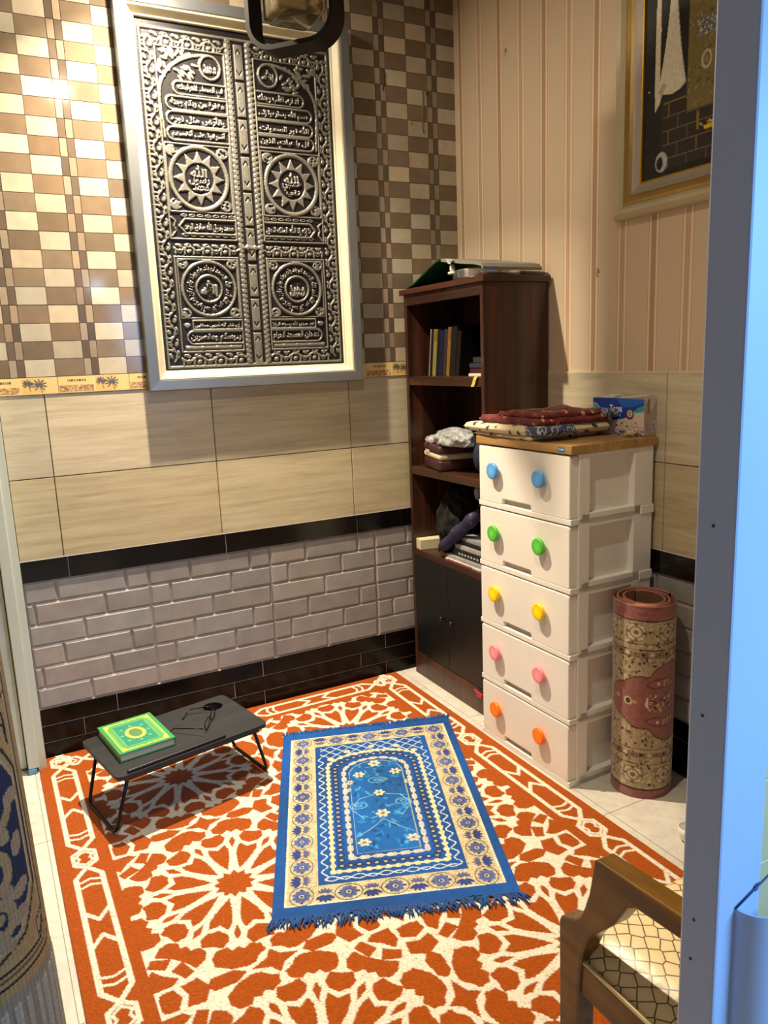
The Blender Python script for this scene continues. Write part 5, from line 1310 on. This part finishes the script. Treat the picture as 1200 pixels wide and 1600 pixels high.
tcv.mesh('rolled_face', lambda U, V, H: ((TR_ + H) * np.cos(A1 + (U - uc) / TR_), (TR_ + H) * np.sin(A1 + (U - uc) / TR_), THh - V), M_tap, tr)
b = MB(); vs = []; n = 120
for k in range(n + 1):
    t = k / n; a = A1 + 2.5 * 2 * PI * t; r = TR_ - .003 - .04 * t
    for rr2, z in ((r, .9), (r, THh - .001), (r - .007, THh - .001), (r - .007, .9)): vs.append((rr2 * cos(a), rr2 * sin(a), z))
b.add(vs, [])
for k in range(n):
    for q in range(3): b.f.append([k * 4 + q, k * 4 + q + 1, (k + 1) * 4 + q + 1, (k + 1) * 4 + q]); b.mi.append(0); b.sm.append(True)
b.build('coil', mat('tan_rug_backing', (150, 132, 104), .9), tr)
# ================================================================== ARMCHAIR BY THE DOORWAY
M_hw = woodmat('golden_brown_wood', (60, 40, 6), (132, 90, 14), 'y', .34, 16, .4, .08)
def crocmat():
    m, nt, b = newmat('embossed_croc_leather'); v = coords(nt)
    mp = N(nt, 'ShaderNodeMapping'); mp.inputs['Rotation'].default_value = (-.62, .25, .62); nt.links.new(v, mp.inputs['Vector'])
    vo = N(nt, 'ShaderNodeTexVoronoi', feature='DISTANCE_TO_EDGE', voronoi_dimensions='2D'); vo.inputs['Scale'].default_value = 46; vo.inputs['Randomness'].default_value = .28; nt.links.new(mp.outputs[0], vo.inputs['Vector'])
    nt.links.new(ramp(nt, vo.outputs['Distance'], [(0, L4((70, 56, 34))), (.03, L4((110, 92, 60))), (.062, L4((226, 206, 158))), (1, L4((236, 218, 172)))]), b.inputs['Base Color'])
    b.inputs['Roughness'].default_value = .32; bump(nt, b, vo.outputs['Distance'], .2, .003); return m
M_croc = crocmat()
AXL, AXR, AW = -1.199, -.690, .040
ch = thing('armchair', 'golden brown wooden armchair with cream croc leather seat beside the doorway', 'armchair', (-.945, -2.33, 0))
chX, chY = lambda x: x + .945, lambda y: y + 2.33
side = [(-2.112, .0094), (-2.108, .46), (-2.112, .470), (-2.128, .477), (-2.146, .487), (-2.160, .503), (-2.172, .528), (-2.182, .56), (-2.189, .60), (-2.194, .630), (-2.199, .634), (-2.56, .664), (-2.572, .66), (-2.57, .628),
        (-2.285, .602), (-2.268, .590), (-2.254, .565), (-2.238, .538), (-2.216, .513), (-2.196, .492), (-2.181, .468), (-2.170, .44), (-2.163, .405), (-2.160, .36), (-2.150, .0094)]
for x in (AXL, AXR):
    lo = [(chY(y), z) for y, z in side]
    b = MB(); b.prism(lo, 'x', chX(x), chX(x + AW)); o = b.build('arm', M_hw, ch)
    md = o.modifiers.new('soft', 'BEVEL'); md.width = .004; md.segments = 3; md.limit_method = 'ANGLE'; md.angle_limit = radians(50)
    b = MB(); b.prism([(chY(-2.578), .95), (chY(-2.545), .95), (chY(-2.520), .40), (chY(-2.53), .002), (chY(-2.565), .002), (chY(-2.555), .40)], 'x', chX(x), chX(x + AW)); b.build('back_leg', M_hw, ch)
    b = MB(); b.box(chX(x + .006), chX(x + AW - .006), chY(-2.53), chY(-2.155), .345, .408, .003, 2); b.build('side_rail', M_hw, ch)
b = MB(); b.box(chX(AXL + AW), chX(AXR), chY(-2.150), chY(-2.118), .345, .408, .003, 2); b.build('front_rail', M_hw, ch)
b = MB(); b.box(chX(AXL + AW), chX(AXR), chY(-2.562), chY(-2.535), .345, .408, .003, 2); b.build('back_rail', M_hw, ch)
b = MB(); b.box(chX(AXL + AW), chX(AXR), chY(-2.566), chY(-2.548), .50, .93, .012, 3); b.build('backrest', M_croc, ch)
# domed seat pad
def pad(x0, x1, y0, y1, z0, hgt, n=30):
    vs = []; fs = []
    for j in range(n + 1):
        for i in range(n + 1):
            s, q = i / n * 2 - 1, j / n * 2 - 1; k = (1 - abs(s) ** 5) * (1 - abs(q) ** 5); d = (1 - s * s) * (1 - q * q)
            vs.append(((x0 + x1) / 2 + s * (x1 - x0) / 2 * (1 + .0 * k), (y0 + y1) / 2 + q * (y1 - y0) / 2, z0 + hgt * (.72 * k ** .6 + .28 * d)))
    for j in range(n):
        for i in range(n): a = j * (n + 1) + i; fs.append([a, a + 1, a + n + 2, a + n + 1])
    m = len(vs); ring = [i for i in range(n + 1)] + [j * (n + 1) + n for j in range(1, n + 1)] + [n * (n + 1) + i for i in range(n - 1, -1, -1)] + [j * (n + 1) for j in range(n - 1, 0, -1)]
    for i in ring: vs.append((vs[i][0], vs[i][1], z0 - .012))
    L = len(ring)
    for i in range(L): fs.append([ring[i], ring[(i + 1) % L], m + (i + 1) % L, m + i])
    fs.append([m + i for i in range(L)]); return vs, fs
b = MB(); vs, fs = pad(chX(AXL + .012), chX(AXR + AW - .012), chY(-2.535), chY(-2.098), .409, .060); b.add(vs, fs, 0, True); seat = b.build('seat', M_croc, ch)
b = MB(); zz = .4115
b.tube([(chX(AXL + .008), chY(-2.53), zz), (chX(AXL + .008), chY(-2.165), zz), (chX(AXL + .040), chY(-2.100), zz), (chX(AXR), chY(-2.100), zz), (chX(AXR + AW - .008), chY(-2.165), zz), (chX(AXR + AW - .008), chY(-2.53), zz)], .0042, 8)
b.build('piping', mat('pale_piping', (206, 188, 142), .35, .2), seat)

# ================================================================== PENDANT LAMP
M_blk = mat('dark_bronze_metal', (13, 9, 7), .6, .0, spec=.2)
pc = Vector((-.975, -.60, 2.590)); nrm = Vector((-.75, -.66, 0)).normalized(); ta = Vector((nrm.y, -nrm.x, 0)) * -1
pend = thing('pendant_lamp', 'hanging lamp with a dark rounded square metal loop round a smoky glass shade', 'lamp', pc)
def loop(w, h, r, n=8):
    o = []
    for cx, cy, a0 in ((w - r, h - r, 0), (-w + r, h - r, 90), (-w + r, -h + r, 180), (w - r, -h + r, 270)):
        for k in range(n + 1): a = radians(a0 + 90 * k / n); o.append((cx + r * cos(a), cy + r * sin(a)))
    return o
def band(w, h, r, t, dep, name, m, off=0.0):
    A, Bq = loop(w, h, r), loop(w - t, h - t, max(r - t, .004)); n = len(A); vs = []
    for d in (-dep / 2 + off, dep / 2 + off):
        for L in (A, Bq):
            for x, z in L: vs.append(ta * x + Vector((0, 0, z)) + nrm * d)
    I = lambda d, l, k: (d * 2 + l) * n + k % n; b = MB(); fs = []
    for k in range(n):
        fs += [[I(0, 0, k), I(0, 0, k + 1), I(1, 0, k + 1), I(1, 0, k)], [I(0, 1, k), I(1, 1, k), I(1, 1, k + 1), I(0, 1, k + 1)], [I(0, 0, k), I(0, 1, k), I(0, 1, k + 1), I(0, 0, k + 1)], [I(1, 0, k), I(1, 0, k + 1), I(1, 1, k + 1), I(1, 1, k)]]
    b.add(vs, fs, 0, False); return b.build(name, m, pend)
band(.150, .185, .085, .014, .085, 'metal_loop', M_blk)
gm, nt, bs = newmat('smoky_amber_glass'); bs.inputs['Base Color'].default_value = (.58, .50, .36, 1); bs.inputs['Transmission Weight'].default_value = .92; bs.inputs['Roughness'].default_value = .08; bs.inputs['IOR'].default_value = 1.25
b = MB(); prof = [(.060, -.105), (.078, -.090), (.080, .110), (.074, .110), (.072, -.085), (.056, -.099)]
for k in range(4): pass
gv = []; ring = loop(1, 1, .28, 5); n = len(ring)
for s, z in ((.066, -.100), (.078, -.086), (.080, .115), (.0755, .115), (.0735, -.082), (.062, -.094)):
    for x, y in ring: gv.append((x * s, y * s, z))
gf = []
for q in range(5):
    for k in range(n): gf.append([q * n + k, q * n + (k + 1) % n, (q + 1) * n + (k + 1) % n, (q + 1) * n + k])
gf += [[k for k in range(n)][::-1], [5 * n + k for k in range(n)]]
b.add(gv, gf, 0, True); b.build('glass_shade', gm, pend)
b = MB(); b.lathe([(.0, -.035), (.010, -.033), (.013, -.02), (.013, .09), (.010, .11)], 18); b.build('bulb', mat('frosted_tube', (236, 226, 200), .3), pend)
b = MB(); b.lathe([(.026, .105), (.026, .16), (.010, .168), (.010, .172)], 20); b.lathe([(.083, .112), (.086, .116), (.083, .122), (.0, .124)], 24, cap=False); b.build('holder', M_blk, pend)
b = MB(); b.tube([(0, 0, .172), (0, 0, CEIL - pc.z - .02)], .006, 10); b.lathe([(.05, CEIL - pc.z - .022), (.05, CEIL - pc.z - .0015), (0, CEIL - pc.z - .0015)], 24); b.build('rod', M_blk, pend)

# ================================================================== CEILING DOWNLIGHTS AND LIGHT
M_em = newmat('lamp_diffuser'); M_em[2].inputs['Emission Color'].default_value = (1, .83, .58, 1); M_em[2].inputs['Emission Strength'].default_value = 14; M_em = M_em[0]
M_trim = mat('white_lamp_trim', (226, 222, 214), .4)
def area(name, loc, size, energy, col, target=None, shape='DISK', spread=180):
    d = bpy.data.lights.new(name, 'AREA'); d.shape = shape; d.size = size; d.energy = energy; d.color = col; d.spread = radians(spread)
    o = bpy.data.objects.new(name, d); COL.objects.link(o); o.location = loc
    if target is not None: o.rotation_euler = (Vector(target) - Vector(loc)).to_track_quat('-Z', 'Y').to_euler()
    return o
WARM = (1.0, .84, .62)
for i, (x, y, e) in enumerate(((-1.32, -.35, E_B), (-1.37, -1.77, E_C))):
    t = thing('ceiling_downlight', ('round white ceiling downlight near the tiled wall', 'round white ceiling downlight over the middle of the room')[i], 'lamp', (x, y, CEIL), 0, None)
    b = MB(); b.lathe([(.045, -.003), (.062, -.003), (.064, -.001), (.064, .0)], 32, cap=False); b.build('trim_ring', M_trim, t)
    b = MB(); b.lathe([(0, -.0012), (.045, -.0012)], 24, cap=False); b.build('diffuser', M_em, t)
    area('downlight_beam', (x, y, CEIL - .035), .05, e * (.70, .4)[i], WARM, spread=108)
    area('downlight_spill', (x, y, CEIL - .037), .05, e * (.30, .6)[i], WARM, spread=178)
area('doorway_daylight', (-.62, -3.65, 1.7), .6, E_D, (.20, .50, 1.0), (-1.42, -2.63, 1.1), 'SQUARE', 80)
area('corridor_lamp', (-.93, -4.2, 2.15), .10, .9, (.5, .75, 1.0), (-1.532, 0, 1.766))
w = bpy.data.worlds.new('world'); S.world = w; w.use_nodes = True
bg = w.node_tree.nodes['Background']; bg.inputs['Color'].default_value = (.55, .75, 1.0, 1); bg.inputs['Strength'].default_value = E_W
S.view_settings.view_transform = 'Standard'; S.view_settings.look = 'None'; S.view_settings.exposure = EXPO; S.view_settings.gamma = 1; S.view_settings.use_curve_mapping = False
S.cycles.max_bounces = 8

cup = thing('cup', 'small white round cup on the floor behind the doorway jamb', 'cup', (-.274, -1.606, 0)); b = MB()
b.lathe([(0, .0005), (.018, .0005), (.026, .012), (.030, .030), (.030, .046), (.028, .046), (.028, .030), (.024, .013), (0, .006)], 28, cap=False); b.build('body', mat('white_glaze', (236, 234, 230), .2), cup)
